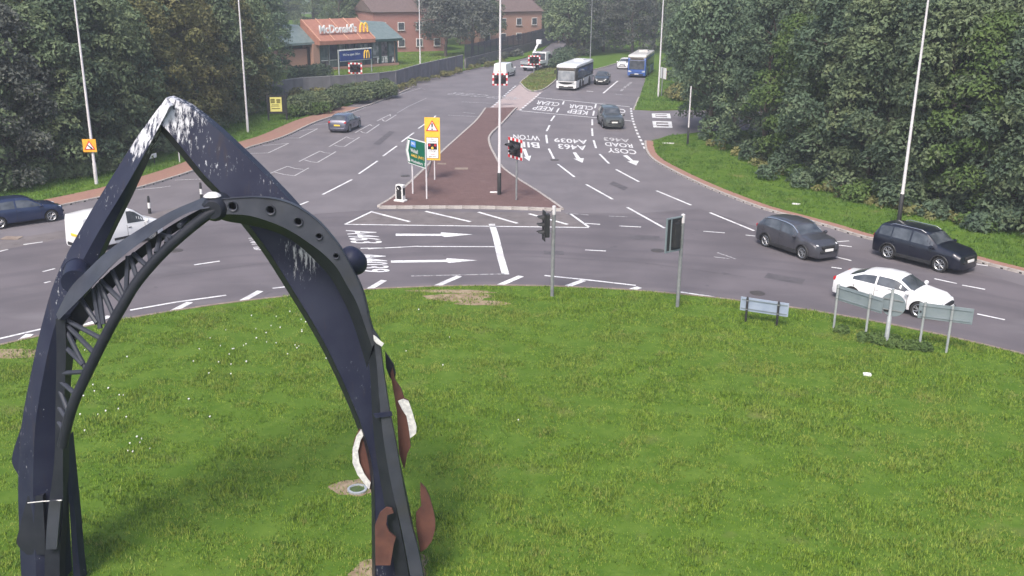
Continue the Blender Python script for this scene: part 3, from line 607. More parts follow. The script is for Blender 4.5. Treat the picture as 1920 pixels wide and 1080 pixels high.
# front arch, left half: plate on top, lattice of tubes, round lower chord
Ptop = [(398, 364, 18.75), (352, 383, 18.75), (312, 401, 18.75), (250, 437, 18.75), (200, 472, 18.75), (160, 510, 18.75), (130, 542, 18.7), (105, 590, 18.65)]
Pbot = [(392, 390, 18.3), (356, 398, 18.3), (312, 422, 18.3), (250, 465, 18.3), (212, 496, 18.3), (176, 533, 18.3), (148, 562, 18.3), (110, 600, 18.4)]
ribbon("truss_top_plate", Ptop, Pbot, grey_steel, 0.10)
Pweb = [(388, 400, 18.85), (340, 428, 18.85), (294, 460, 18.85), (250, 500, 18.85), (208, 544, 18.85), (170, 588, 18.85), (142, 632, 18.8), (122, 690, 18.75)]
Pwt = [(392, 384, 18.85), (346, 408, 18.85), (300, 436, 18.85), (250, 474, 18.85), (200, 514, 18.85), (154, 562, 18.85), (122, 604, 18.8), (108, 660, 18.75)]
ribbon("truss_web", Pwt, Pweb, navy_dark, 0.08)
chord = curve([(404, 394, 18.45), (387, 404, 18.42), (350, 433, 18.4), (312, 467, 18.37), (280, 501, 18.35), (252, 536, 18.33), (230, 573, 18.3), (208, 611, 18.3), (188, 650, 18.3), (170, 687, 18.3), (155, 718, 18.3), (140, 751, 18.3), (127, 792, 18.35), (117, 836, 18.4)], 4)
MB().path(chord, [0.105] * len(chord), 12).build("truss_lower_chord", navy_dark, sculpt, 40)
def on(c, t): i = t * (len(c) - 1); k = min(int(i), len(c) - 2); return c[k].lerp(c[k + 1], i - k)
for x0, y0, x1, y1 in [(352, 411, 336, 424), (340, 418, 344, 434), (318, 430, 312, 456), (303, 440, 324, 446), (301, 440, 293, 474), (278, 456, 283, 492), (250, 476, 277, 500), (244, 480, 258, 526), (240, 480, 236, 552), (210, 507, 232, 556), (189, 526, 227, 564), (186, 530, 212, 590), (184, 532, 194, 608), (174, 541, 188, 616), (151, 560, 182, 606),
                        (124, 600, 188, 634), (122, 606, 177, 662), (120, 612, 161, 692), (116, 644, 156, 684), (110, 700, 157, 697), (110, 712, 141, 738), (110, 726, 128, 772), (109, 760, 124, 784), (109, 788, 120, 806)]:
    MB().tube(SP(x0, y0, 18.62), SP(x1, y1, 18.34), 0.05, n=8).build("lacing_tube", lattice_m, sculpt, 40)
ribbon("left_leg_plate", [(104, 598, 18.55), (106, 660, 18.55), (104, 760, 18.55), (102, 860, 18.55), (90, 960, 18.6), (84, 1040, 18.6), (84, 1120, 18.6)], [(122, 600, 18.5), (124, 660, 18.5), (120, 760, 18.5), (118, 860, 18.5), (118, 960, 18.55), (112, 1040, 18.6), (112, 1120, 18.6)], navy_dark, 0.3)
ribbon("left_leg_side_plate", [(118, 830, 18.75), (126, 900, 18.75), (132, 980, 18.75), (136, 1050, 18.75), (140, 1120, 18.75)], [(126, 820, 18.85), (134, 900, 18.85), (142, 980, 18.85), (148, 1050, 18.85), (156, 1120, 18.85)], navy, 0.3)
ribbon("left_leg_outer_fin", [(40, 800, 19.3), (22, 860, 19.3), (34, 890, 19.3)], [(60, 800, 19.2), (58, 860, 19.2), (52, 890, 19.2)], navy, 0.2)
ribbon("left_leg_foot_fin", [(52, 930, 18.9), (34, 1000, 18.85), (32, 1020, 18.85), (50, 1040, 18.85)], [(80, 930, 18.8), (84, 1000, 18.75), (84, 1020, 18.75), (84, 1040, 18.75)], navy_dark, 0.15)
ribbon("leg_splice_plate", [(92, 940, 18.45), (88, 985, 18.45), (86, 1030, 18.45)], [(114, 938, 18.42), (110, 985, 18.42), (106, 1030, 18.42)], grey_steel, 0.06)
MB().path([SP(52, 943, 18.65), SP(80, 940, 18.6), SP(116, 938, 18.4)], 0.012, 6).build("weld_seam", white_splat, sculpt)
# drums
def drum(name, c, Y0, Y1, r, m1):
    a, b = SP(c[0], c[1], Y0), SP(c[0] + 4, c[1] - 22, Y1)
    mb = MB(); mb.tube(a, b, r, r * 1.0, 22); mb.tube(a + (a - b) * 0.04, a, r * 1.06, r * 1.06, 22); mb.tube(b, b + (b - a) * 0.05, r * 1.05, r * 1.05, 22)
    return mb.build(name, m1, sculpt, 40)
drum("left_drum", (140, 528), 18.75, 19.3, 0.24, navy)
a = SP(660, 487, 18.95)
mb = MB(); prof = [(0.0, 0.26), (0.12, 0.25), (0.21, 0.19), (0.245, 0.08), (0.25, -0.05), (0.24, -0.18), (0.18, -0.3), (0.0, -0.34)]
q = Matrix.Rotation(R(-28), 4, 'Y') @ Matrix.Rotation(R(38), 4, 'X'); mb.lathe(prof, 22); mb.v = [tuple(a + (q @ Vector(v))) for v in mb.v]
mb.build("right_drum", navy, sculpt, 50)
# front arch, right half: curved web with round holes, soffit below it with its shade painted dark, column to the ground
At = [(412, 374, 18.5), (448, 371, 18.5), (484, 370, 18.5), (524, 375, 18.5), (558, 388, 18.5), (590, 410, 18.5), (614, 434, 18.5), (640, 468, 18.5), (664, 512, 18.5), (680, 550, 18.5), (692, 600, 18.5), (704, 640, 18.5)]
Ab = [(410, 402, 18.46), (440, 402, 18.46), (470, 405, 18.46), (512, 418, 18.46), (548, 435, 18.46), (580, 456, 18.46), (604, 474, 18.46), (630, 500, 18.46), (650, 534, 18.46), (668, 566, 18.46), (684, 610, 18.46), (698, 652, 18.46)]
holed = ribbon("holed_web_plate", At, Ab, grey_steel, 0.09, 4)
cut = MB(); holes = [((436, 387), 0.075), ((507, 394), 0.072), ((559, 416), 0.068), ((598, 443), 0.052), ((630, 480), 0.046)]
for (hx, hy), hr in holes:
    c = D(hx, hy, 18.5) - OFF; cut.tube(c + Vector((0, -0.4, 0)), c + Vector((0, 0.5, 0)), hr, n=18)
for v in range(len(cut.v)):
    x, y, z = cut.v[v]; cut.v[v] = (x, y, z)
holed.location = (0, 0, 0)
try:
    cut_o = MB(); cut_o.v = cut.v; cut_o.f = cut.f; cut_o.m = cut.m
    hc = cut_o.build("cutter", grey_steel, sculpt)
    md = holed.modifiers.new("cut", 'BOOLEAN'); md.object = hc; md.solver = 'EXACT'
    bpy.context.view_layer.update(); dg = bpy.context.evaluated_depsgraph_get(); me = bpy.data.meshes.new_from_object(holed.evaluated_get(dg))
    holed.modifiers.clear(); holed.data = me; bpy.data.objects.remove(hc)
except Exception as ex: print("holes", ex)
for (hx, hy), hr in holes:
    c = D(hx, hy, 18.45) - OFF; MB().lathe([(hr, 0.0), (hr * 1.28, -0.015), (hr * 1.28, 0.03), (hr, 0.06)], 18, 'Y', c).build("hole_rim", grey_steel, sculpt, 40)
Asf = [(394, 404, 18.9), (426, 415, 18.9), (462, 421, 18.9), (504, 431, 18.9), (540, 446, 18.9), (572, 470, 18.9), (596, 494, 18.9), (618, 518, 18.9), (638, 552, 18.9), (656, 590, 18.9), (672, 636, 18.9), (688, 690, 18.9)]
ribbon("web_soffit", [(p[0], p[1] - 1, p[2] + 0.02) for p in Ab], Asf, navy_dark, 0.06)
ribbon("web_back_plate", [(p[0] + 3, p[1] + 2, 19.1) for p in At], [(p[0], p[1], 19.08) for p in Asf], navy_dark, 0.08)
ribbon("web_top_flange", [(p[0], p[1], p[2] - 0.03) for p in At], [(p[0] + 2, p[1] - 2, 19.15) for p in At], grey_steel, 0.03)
MB().lathe([(0.0, -.2), (0.17, -.2), (0.24, -0.1), (0.24, 0.35), (0.18, 0.45), (0, 0.45)], 16, 'Y', SP(404, 390, 18.55)).build("apex_joint", navy_dark, sculpt, 40)
mb = MB(); mb.lathe([(0.0, .06), (0.09, .05), (0.16, 0.0), (0.17, -.02), (0, -.02)], 12, 'Z', SP(398, 366, 18.55)); mb.build("apex_droppings", white_splat, sculpt, 60)
ribbon("column_front_edge", [(698, 618, 18.5), (706, 680, 18.5), (712, 760, 18.5), (720, 830, 18.5), (734, 910, 18.5), (750, 980, 18.5), (762, 1040, 18.5), (776, 1120, 18.5)], [(712, 640, 18.48), (718, 690, 18.48), (730, 770, 18.48), (742, 830, 18.46), (756, 910, 18.46), (770, 980, 18.46), (786, 1040, 18.46), (800, 1120, 18.46)], grey_steel, 0.12)
ribbon("column_side_plate", [(686, 640, 18.75), (694, 700, 18.75), (698, 780, 18.75), (706, 860, 18.75), (722, 950, 18.75), (736, 1040, 18.75), (748, 1120, 18.75)], [(702, 640, 18.52), (708, 700, 18.52), (713, 780, 18.52), (724, 850, 18.52), (742, 950, 18.52), (760, 1040, 18.52), (772, 1120, 18.52)], navy_dark, 0.15)
ribbon("column_splice", [(700, 776, 18.44), (704, 784, 18.44)], [(734, 772, 18.44), (736, 780, 18.44)], navy, 0.03, 2)
def flat(name, pts, Y, th, m):
    P = [SP(p[0], p[1], Y) for p in pts]; cx = P[0].y
    mb = MB(); M = Matrix(((1, 0, 0, 0), (0, 0, -1, cx), (0, 1, 0, 0), (0, 0, 0, 1)))
    mb.prism([(p.x, p.z) for p in P], -th, 0, M); return mb.build(name, m, sculpt)
flat("rust_flame", [(788, 906), (798, 916), (806, 934), (812, 956), (816, 975), (816, 992), (810, 1014), (800, 1028), (788, 1036), (784, 1012), (780, 985), (780, 962), (790, 950), (788, 926)], 18.9, 0.06, rust)
flat("rust_leaf", [(703, 985), (712, 962), (724, 952), (735, 954), (738, 962), (726, 966), (724, 984), (730, 998), (742, 1008), (738, 1022), (732, 1060), (704, 1060)], 18.42, 0.05, rust)
flat("rust_crescent", [(686, 790), (674, 804), (664, 824), (660, 850), (662, 872), (672, 892), (684, 906), (694, 918), (700, 916), (702, 850), (696, 810)], 19.25, 0.06, rust)
flat("crescent_flaking_paint", [(680, 800), (668, 818), (661, 842), (661, 868), (670, 890), (684, 908), (692, 918), (695, 905), (684, 890), (674, 868), (671, 846), (676, 826), (684, 812)], 19.16, 0.012, white_splat)
flat("rust_wing", [(736, 690), (740, 712), (752, 730), (758, 748), (766, 752), (772, 772), (780, 800), (780, 812), (768, 822), (770, 838), (764, 850), (758, 880), (748, 850), (744, 770), (732, 700)], 19.0, 0.06, rust)
flat("wing_flaking_paint", [(756, 748), (766, 752), (773, 772), (781, 800), (780, 813), (769, 822), (766, 800), (762, 780), (754, 768), (746, 752)], 18.9, 0.012, white_splat)
flat("dark_leaf", [(722, 660), (730, 672), (738, 684), (742, 700), (738, 718), (730, 706), (724, 690)], 19.05, 0.05, navy_dark)
flat("upper_paint_flake", [(700, 628), (706, 632), (714, 640), (720, 644), (716, 650), (706, 644), (701, 638)], 18.42, 0.012, white_splat)
c = SP(735, 1010, 18.6)
# base earth patches
def blob(name, c, rx, ry, z, m, parent, n=26, seed=0):
    rr = random.Random(seed); C = G(*c); ph = [rr.uniform(0, 6) for _ in range(3)]
    pts = []
    for k in range(n):
        t = 2 * math.pi * k / n; s = 1 + 0.12 * math.sin(2 * t + ph[0]) + 0.1 * math.sin(3 * t + ph[1]) + 0.07 * math.sin(7 * t + ph[2])
        pts.append((C.x + rx * s * math.cos(t), C.y + ry * s * math.sin(t)))
    return sheet(name, pts, z, m, parent)
bare = [((735, 1078), 0.95, 0.7), ((668, 920), 0.6, 0.5), ((860, 562), 1.5, .5), ((905, 573), 1.0, .35), ((40, 668), 1.1, .5), ((850, 551), 1.9, .22)]
for i, (c, rx, ry) in enumerate(bare): blob("bare_earth_patch", c, rx, ry, 0.114, bare_soil, island, seed=i)
mr = thing("lawn_manhole", "round metal manhole cover in a bare patch behind the sculpture's right leg", "manhole cover", G(670, 919, 0.11))
MB().lathe([(0.26, 0.0), (0.26, 0.05), (0.2, 0.06), (0.19, 0.02)], 20).build("ring_bezel", galv, mr, 40)
MB().lathe([(0.19, 0.028), (0.0, 0.035)], 20).build("lens", mat("moss_green", (0.06, 0.09, 0.02), rough=0.3), mr, 40)  # mossy middle of the manhole cover, no lamp

# ------------------------------------------------------------------ VEHICLES
def wheel_meshes(kind):
    prof = [(0.0, -.0)]; 
    t = MB().lathe([(0.69, -.30), (0.86, -.36), (0.97, -.33), (1.0, -.22), (1.0, .22), (0.97, .33), (0.86, .36), (0.69, .30)], 26, 'Y').build("tyre", tyre_m, smooth=50)
    mb = MB(); mb.lathe([(0.70, .30), (0.66, .27), (0.64, .05), (0.0, .03)], 26, 'Y', mi=1); mb.lathe([(0.70, -.30), (0.3, -.2), (0.0, -.2)], 16, 'Y', mi=1)
    mb.lathe([(0.72, .31), (0.69, .325), (0.63, .27)], 26, 'Y')
    if kind == 'alloy':
        for k in range(5):
            for s in (-0.16, 0.16):
                a = 2 * math.pi * k / 5 + s; b = 2 * math.pi * k / 5 + s * 1.5
                p0 = Vector((0.12 * math.cos(a), .22, 0.12 * math.sin(a))); p1 = Vector((0.66 * math.cos(b), .25, 0.66 * math.sin(b)))
                mb.tube(p0, p1, 0.055, 0.05, 6)
        mb.lathe([(0.0, .25), (0.14, .24), (0.16, .1)], 12, 'Y')
    else:
        mb.lathe([(0.62, .20), (0.5, .24), (0.3, .16), (0.16, .2), (0.0, .22)], 20, 'Y')
        for k in range(8):
            a = 2 * math.pi * k / 8; mb.tube((0.42 * math.cos(a), .15, 0.42 * math.sin(a)), (0.42 * math.cos(a), .225, 0.42 * math.sin(a)), 0.07, n=6, mi=1)
    r = mb.build("rim", [alloy if kind == 'alloy' else steel_rim, trim_blk], smooth=40)
    out = (t.data, r.data); bpy.data.objects.remove(t); bpy.data.objects.remove(r)
    return out
WHEELS = {k: wheel_meshes(k) for k in ('alloy', 'steel')}
PROF = {
 'hatch': dict(L=4.1, W=1.78, X=[-2.05, -2.0, -1.88, -1.62, -1.35, -.7, 0, .35, 1.02, 1.7, 1.98, 2.05], ZT=[.62, .88, 1.06, 1.30, 1.42, 1.475, 1.46, 1.40, 1.0, .88, .72, .5],
               ZB=[.6, .86, .95, .95, .94, .92, .9, .89, .88, .82, .66, .45], WB=[.68, .78, .85, .88, .89, .89, .89, .89, .88, .84, .72, .58], WT=[.5, .55, .58, .6, .62, .63, .63, .62, .68, .6, .5, .4],
               WX=(-1.27, 1.33), WR=.32, glass=dict(front=(.40, .98), rear=(-1.86, -1.42), sides=[(-1.42, -.42), (-.34, .86)])),
 'sedan': dict(L=4.64, W=1.82, X=[-2.32, -2.27, -2.1, -1.72, -1.05, -.4, .15, .42, 1.1, 1.9, 2.22, 2.32], ZT=[.6, .92, 1.04, 1.08, 1.36, 1.43, 1.42, 1.37, .98, .85, .68, .48],
               ZB=[.58, .88, .96, .96, .95, .93, .91, .9, .87, .8, .62, .44], WB=[.68, .8, .87, .9, .91, .91, .91, .91, .9, .86, .74, .58], WT=[.5, .6, .66, .62, .58, .6, .61, .6, .68, .62, .5, .4],
               WX=(-1.38, 1.43), WR=.33, glass=dict(front=(.47, 1.06), rear=(-1.68, -1.1), sides=[(-1.45, -.48), (-.40, .95)])),
 'suv': dict(L=4.6, W=1.86, X=[-2.3, -2.27, -2.22, -2.08, -1.92, -.9, 0, .45, 1.08, 1.9, 2.22, 2.3], ZT=[.68, 1.02, 1.22, 1.52, 1.66, 1.73, 1.715, 1.63, 1.17, 1.06, .9, .6],
             ZB=[.66, .96, 1.08, 1.09, 1.08, 1.06, 1.04, 1.03, 1.02, .96, .78, .52], WB=[.7, .82, .88, .91, .92, .93, .93, .93, .92, .88, .78, .64], WT=[.5, .6, .62, .64, .66, .68, .68, .67, .72, .64, .54, .44],
             WX=(-1.34, 1.35), WR=.36, glass=dict(front=(.5, 1.0), rear=(-2.2, -1.98), sides=[(-1.98, -1.32), (-1.26, -.32), (-.24, .86)])),
 'van': dict(L=4.4, W=1.82, X=[-2.2, -2.16, -2.1, -1.2, -.2, .35, .6, 1.3, 1.9, 2.12, 2.2], ZT=[.7, 1.6, 1.78, 1.83, 1.83, 1.8, 1.7, 1.16, .98, .8, .52],
             ZB=[.68, 1.1, 1.1, 1.08, 1.05, 1.03, 1.02, .98, .86, .7, .48], WB=[.84, .88, .9, .91, .91, .91, .91, .9, .84, .74, .6], WT=[.7, .78, .8, .8, .8, .78, .76, .72, .6, .5, .4],
             WX=(-1.36, 1.36), WR=.33, glass=dict(front=(.66, 1.24), rear=None, sides=[(.12, 1.08)])),
}
def car(label, paint_m, kind, loc, rz, rim='alloy', group=None, cat="car", name="car", plate=plate_w, roof=None, clad=False, rails=False, windows_dark=None, chrome_line=False, detail=True):
    P = PROF[kind]; t = thing(name, label, cat, loc, rz, group)
    X = np.array(P['X']); I = lambda k, x: np.interp(x, X, P[k])
    zl = 0.2 if kind != 'suv' else 0.24
    def ring(x):
        zt, zb, wb, wt = I('ZT', x), I('ZB', x), I('WB', x), I('WT', x)
        zb = min(zb, zt - 0.02); k = min(1, max(0, (zt - zb - 0.06) / 0.28))
        we = wb * .86 * (1 - k) + wt * k; ze = (zt - .012) * (1 - k) + (zt - .07) * k
        ze = max(ze, zb + 0.004); h = zb - zl
        return [(0, zl), (.86 * wb, zl), (.965 * wb, zl + .06), (.99 * wb, zl + .3 * h), (1.0 * wb, zl + .55 * h), (.985 * wb, zl + .82 * h), (.955 * wb, zb), (we, ze), (we * .93, ze * .4 + zt * .6), (we * .55, zt), (0, zt + .012)], (we, ze, wb, zb, zt)
    xs = np.unique(np.concatenate([np.linspace(X[0], X[-1], 34), X]))
    mb = MB(); rings = []
    for x in xs:
        h, _ = ring(x); full = [(x, y, z) for y, z in h] + [(x, -y, z) for y, z in reversed(h[1:-1])]
        rings.append(full)
    n = len(rings[0]); vs = [p for r_ in rings for p in r_]
    fs = [(i * n + k, i * n + (k + 1) % n, (i + 1) * n + (k + 1) % n, (i + 1) * n + k) for i in range(len(xs) - 1) for k in range(n)]
    fs += [tuple(reversed(range(n))), tuple(range((len(xs) - 1) * n, len(xs) * n))]
    mb.add(vs, fs); body = mb.build("body", [paint_m, trim_blk], t, 38)
    wr = P['WR']; cut = MB()
    for wx in P['WX']:
        for s in (-1, 1): cut.tube((wx, s * 1.2, wr), (wx, s * (P['W'] / 2 - .27), wr), wr + .055, n=22, mi=1)
    body.matrix_world = Matrix(); t0l, t0r = t.location.copy(), t.rotation_euler.copy()
    t.location = (0, 0, 0); t.rotation_euler = (0, 0, 0)
    c = cut.build("cutter", [paint_m, trim_blk])
    md = body.modifiers.new("cut", 'BOOLEAN'); md.object = c; md.solver = 'EXACT'
    bpy.context.view_layer.update(); dg = bpy.context.evaluated_depsgraph_get(); me = bpy.data.meshes.new_from_object(body.evaluated_get(dg))
    body.modifiers.clear(); body.data = me; bpy.data.objects.remove(c)
    t.location = t0l; t.rotation_euler = t0r
    me.polygons.foreach_set("use_smooth", [True] * len(me.polygons)); me.set_sharp_from_angle(angle=R(38))
    # glass
    g = P['glass']; gm = windows_dark or glass_m
    def top_patch(nm, xa, xb, frac):
        A = MB(); rows = []
        for x in np.linspace(xa, xb, 7):
            _, (we, ze, wb, zb, zt) = ring(x); nx = np.gradient([I('ZT', x - .05), I('ZT', x + .05)])[0] / .1
            nrm = Vector((-nx, 0, 1)).normalized() * .012
            rows.append([Vector((x, we * f * frac, zt + .012 - (.012 if abs(f) > .5 else 0) - (.04 * max(0, abs(f) - .5) * 2 * .7))) + nrm for f in (-1, -.75, -.5, 0, .5, .75, 1)])
        vs = [p for r_ in rows for p in r_]; m_ = 7
        A.add(vs, [(i * m_ + k, i * m_ + k + 1, (i + 1) * m_ + k + 1, (i + 1) * m_ + k) for i in range(6) for k in range(6)])
        o = A.build(nm, gm, t, 60)
        if o.data.polygons[0].normal.z < 0: o.data.flip_normals()
        return o
    top_patch("windscreen", *g['front'], .93)
    if g['rear']: top_patch("rear_window", *g['rear'], .9)
    for xa, xb in g['sides']:
        for s in (-1, 1):
            A = MB(); vs = []
            for x in np.linspace(xa, xb, 9):
                _, (we, ze, wb, zb, zt) = ring(x)
                p = Vector((x, s * .955 * wb, zb)); q = Vector((x, s * we, ze))
                d = (q - p); nr = Vector((0, s * d.z, -s * d.y if s > 0 else d.y)); nr = Vector((0, s * abs(d.z), abs(d.y))).normalized() * .008
                L_ = max(d.length, 1e-4); a0 = min(.07 / L_, .45); a1 = max(1 - .05 / L_, .55)
                vs += [p + d * a0 + nr, p + d * a1 + nr]
            A.add(vs, [(2 * i, 2 * i + 2, 2 * i + 3, 2 * i + 1) for i in range(8)])
            o = A.build("side_window", gm, t, 60)
    if roof:
        pass
    # wheels
    tm, rm = WHEELS[rim]
    for wx in P['WX']:
        for s in (-1, 1):
            w = thing("wheel", None, None, (wx, s * (P['W'] / 2 - .135), wr)); w.parent = t; w.rotation_euler = (0, random.uniform(0, 6), 0 if s > 0 else math.pi)
            sy = .33; share("tyre", tm, w, (0, 0, 0), (0, 0, 0), (wr, sy, wr)); share("rim", rm, w, (0, 0, 0), (0, 0, 0), (wr, sy, wr))
    Lf, Lr = P['X'][-1], P['X'][0]; hw = P['W'] / 2
    zf = I('ZB', Lf - .25)
    for s in (-1, 1):
        mb = MB(); mb.lathe([(0.0, .1), (.5, .085), (.85, .05), (1.0, 0), (.8, -.08), (0, -.1)], 14, 'X')
        mb.v = [(v[0] * 1.6 + Lf - .22, s * (hw * .70 + v[1] * .19), zf - .03 + v[2] * .075) for v in mb.v]; mb.v = [(x - .22 * max(0, abs(y) - hw * .66) / .2, y, z) for x, y, z in mb.v]
        mb.build("headlight", headl, t, 50)
        zr = I('ZB', Lr + .15) - .06
        mb = MB().box((Lr + .13, s * (hw * .78), zr), (.2, .2, .16)); mb.build("tail_light", taill, t, bevel=.03)
        mb = MB(); mb.lathe([(0, .1), (.08, .07), (.1, 0), (.07, -.08), (0, -.1)], 10, 'Y', (P['glass']['front'][1] - .12, s * (hw + .1), I('ZB', .6) + .08)); mb.tube((P['glass']['front'][1] - .1, s * hw * .9, I('ZB', .6) + .03), (P['glass']['front'][1] - .12, s * (hw + .08), I('ZB', .6) + .06), .02, n=6)
        mb.build("door_mirror", paint_m, t, 50)
        for (xa, xb) in g['sides'][-2:]:
            MB().box((xa + .1, s * (I('WB', xa) * .995), I('ZB', xa) - .13), (.17, .03, .03)).build("door_handle", paint_m if kind != 'van' else trim_blk, t)
        xd = [g['sides'][-1][0] - .04, g['sides'][-1][1] - .02] + ([g['sides'][-2][0] + .12] if len(g['sides']) > 1 else [])
        for x in xd:
            h, _ = ring(x); A_ = [Vector((x - .008, s * (y + .003), z)) for y, z in h[2:7]]; B_ = [p + Vector((.016, 0, 0)) for p in A_]
            MB().strip(A_, B_, (0, s * .002, 0)).build("door_seam", trim_blk, t)
        if clad or kind == 'van':
            if kind == 'van': MB().box((0.1, s * (hw + .003), .46), (1.55, .025, .12)).build("side_rubbing_strip", trim_blk, t, bevel=.01)
            else:
                MB().box((0, s * (hw - .03), zl + .1), (P['WX'][1] - P['WX'][0] - 2 * wr - .06, .1, .17)).build("sill_cladding", trim_blk, t, bevel=.02)
                for wx in P['WX']:
                    mb = MB(); pr = [Vector((wx + (wr + .075) * math.cos(a), s * (hw + .0), wr + (wr + .075) * math.sin(a))) for a in np.linspace(R(-8), R(188), 14)]
                    mb.path(pr, .035, 6); mb.build("arch_cladding", trim_blk, t, 50)
        if rails: MB().path([(-1.5, s * .62, I('ZT', -1.5) - .03), (-1.3, s * .63, I('ZT', -1.3) + .03), (.1, s * .63, I('ZT', .1) + .02), (.35, s * .62, I('ZT', .35) - .03)], .02, 6).build("roof_rail", chrome if rails == 'chrome' else trim_blk, t)
        if chrome_line:
            pts = [];
            for x in np.linspace(g['sides'][0][0] - .05, g['sides'][-1][1], 12):
                _, (we, ze, wb, zb, zt) = ring(x); pts.append((x, s * (we + .012), ze + .01))
            MB().path(pts, .03, 5).build("window_trim", chrome, t)
    gz = zf - .12
    MB().box((Lf - .02, 0, gz), (.12, .78, .15)).build("grille", trim_blk, t, bevel=.03)
    MB().box((Lf - .0, 0, gz - .18), (.12, 1.1, .1)).build("lower_intake", trim_blk, t, bevel=.03)
    MB().box((Lf + .05, 0, gz - .12), (.03, .52, .12)).build("number_plate", plate_w, t)
    MB().box((Lr - .012, 0, I('ZB', Lr + .1) - .26), (.03, .52, .12)).build("number_plate", plate_y, t)
    MB().box((Lr + .03, 0, zl + .14), (.14, P['W'] * .72, .16)).build("rear_bumper", trim_blk if kind in ('suv', 'van') or clad else paint_m, t, bevel=.03)
    return t
def place(rear, front, kind, side):
    """stand a car on its visible wheels: ground points under the rear and the front wheel"""
    A, B = G(*rear), G(*front); P = PROF[kind]; d = B - A; a = math.atan2(d.y, d.x)
    mx = sum(P['WX']) / 2; my = side * (P['W'] / 2 - .06)
    mid = (A + B) / 2; off = Matrix.Rotation(a, 3, 'Z') @ Vector((mx, my, 0))
    return tuple(mid - off + Vector((0, 0, 0.006))), a
def place_c(c, ang): p = G(*c); return (p.x, p.y, .006), R(ang)
p_blue = paintm("paint_navy", (0.012, 0.022, 0.065)); p_silver = paintm("paint_silver", (0.105, 0.11, 0.15), 0.5, 0.25); p_white = mat("paint_white", (0.72, 0.72, 0.73), (0.68, 0.68, 0.7), 1, .3, coat=.5)
p_grey = paintm("paint_gunmetal", (0.052, 0.052, 0.062)); p_black = paintm("paint_black", (0.005, 0.007, 0.017)); p_dgrey = paintm("paint_dark_grey", (0.035, 0.038, 0.04)); p_sgrey = paintm("paint_slate", (0.055, 0.062, 0.062))
l, a = place((2, 430), (97, 416), 'hatch', -1); car("dark blue hatchback on the slip lane at the left edge", p_blue, 'hatch', l, a)
l, a = place((189, 472), (287, 450), 'van', -1); car("small white panel van passing behind the sculpture's left limb", p_white, 'van', l, a, rim='steel', cat="van", name="van")
l, a = place((655, 248), (675, 239), 'hatch', -1); car("silver-grey hatchback driving away beside the box road markings", p_silver, 'hatch', l, a, plate=plate_y)
l, a = place((1429, 461), (1509, 489), 'hatch', -1)
PROF['cross'] = dict(PROF['suv'], L=4.2, ZT=[.66, .96, 1.14, 1.40, 1.52, 1.60, 1.58, 1.50, 1.10, .98, .82, .56], ZB=[z * .95 for z in PROF['suv']['ZB']], X=[-2.13, -2.08, -1.99, -1.76, -1.52, -.83, 0, .41, .98, 1.7, 2.03, 2.13], WX=(-1.26, 1.32), WR=.335, glass=dict(front=(.48, .94), rear=(-1.96, -1.62), sides=[(-1.6, -.34), (-.26, .8)]))
l, a = place((1429, 461), (1509, 489), 'cross', -1); car("dark grey crossover with pale window trim leaving the roundabout lane", p_grey, 'cross', l, a, clad=True, chrome_line=True)
l, a = place((1661, 485), (1762, 511), 'suv', -1); blk = car("black four-door SUV with silver wheels beside the right verge", p_black, 'suv', l, a, clad=True, rails='chrome')
l, a = place((1600, 568), (1715, 595), 'sedan', -1); car("white saloon car behind the grey sign backs", p_white, 'sedan', l, a)
l, a = place_c((1144, 236), -86); car("slate grey SUV approaching over the KEEP CLEAR marking", p_sgrey, 'suv', l, a, clad=True)
l, a = place_c((1129, 156), -100); car("dark car with lit-looking headlamps beside the white bus", p_dgrey, 'sedan', l, a)
l, a = place_c((1172, 128), -108); car("white car half hidden behind the blue bus", p_white, 'hatch', l, a)
l, a = place_c((947, 143), 72); car("white van driving away beside the chequered signal on the splitter island", p_white, 'van', l, a, rim='steel', cat="van", name="van")

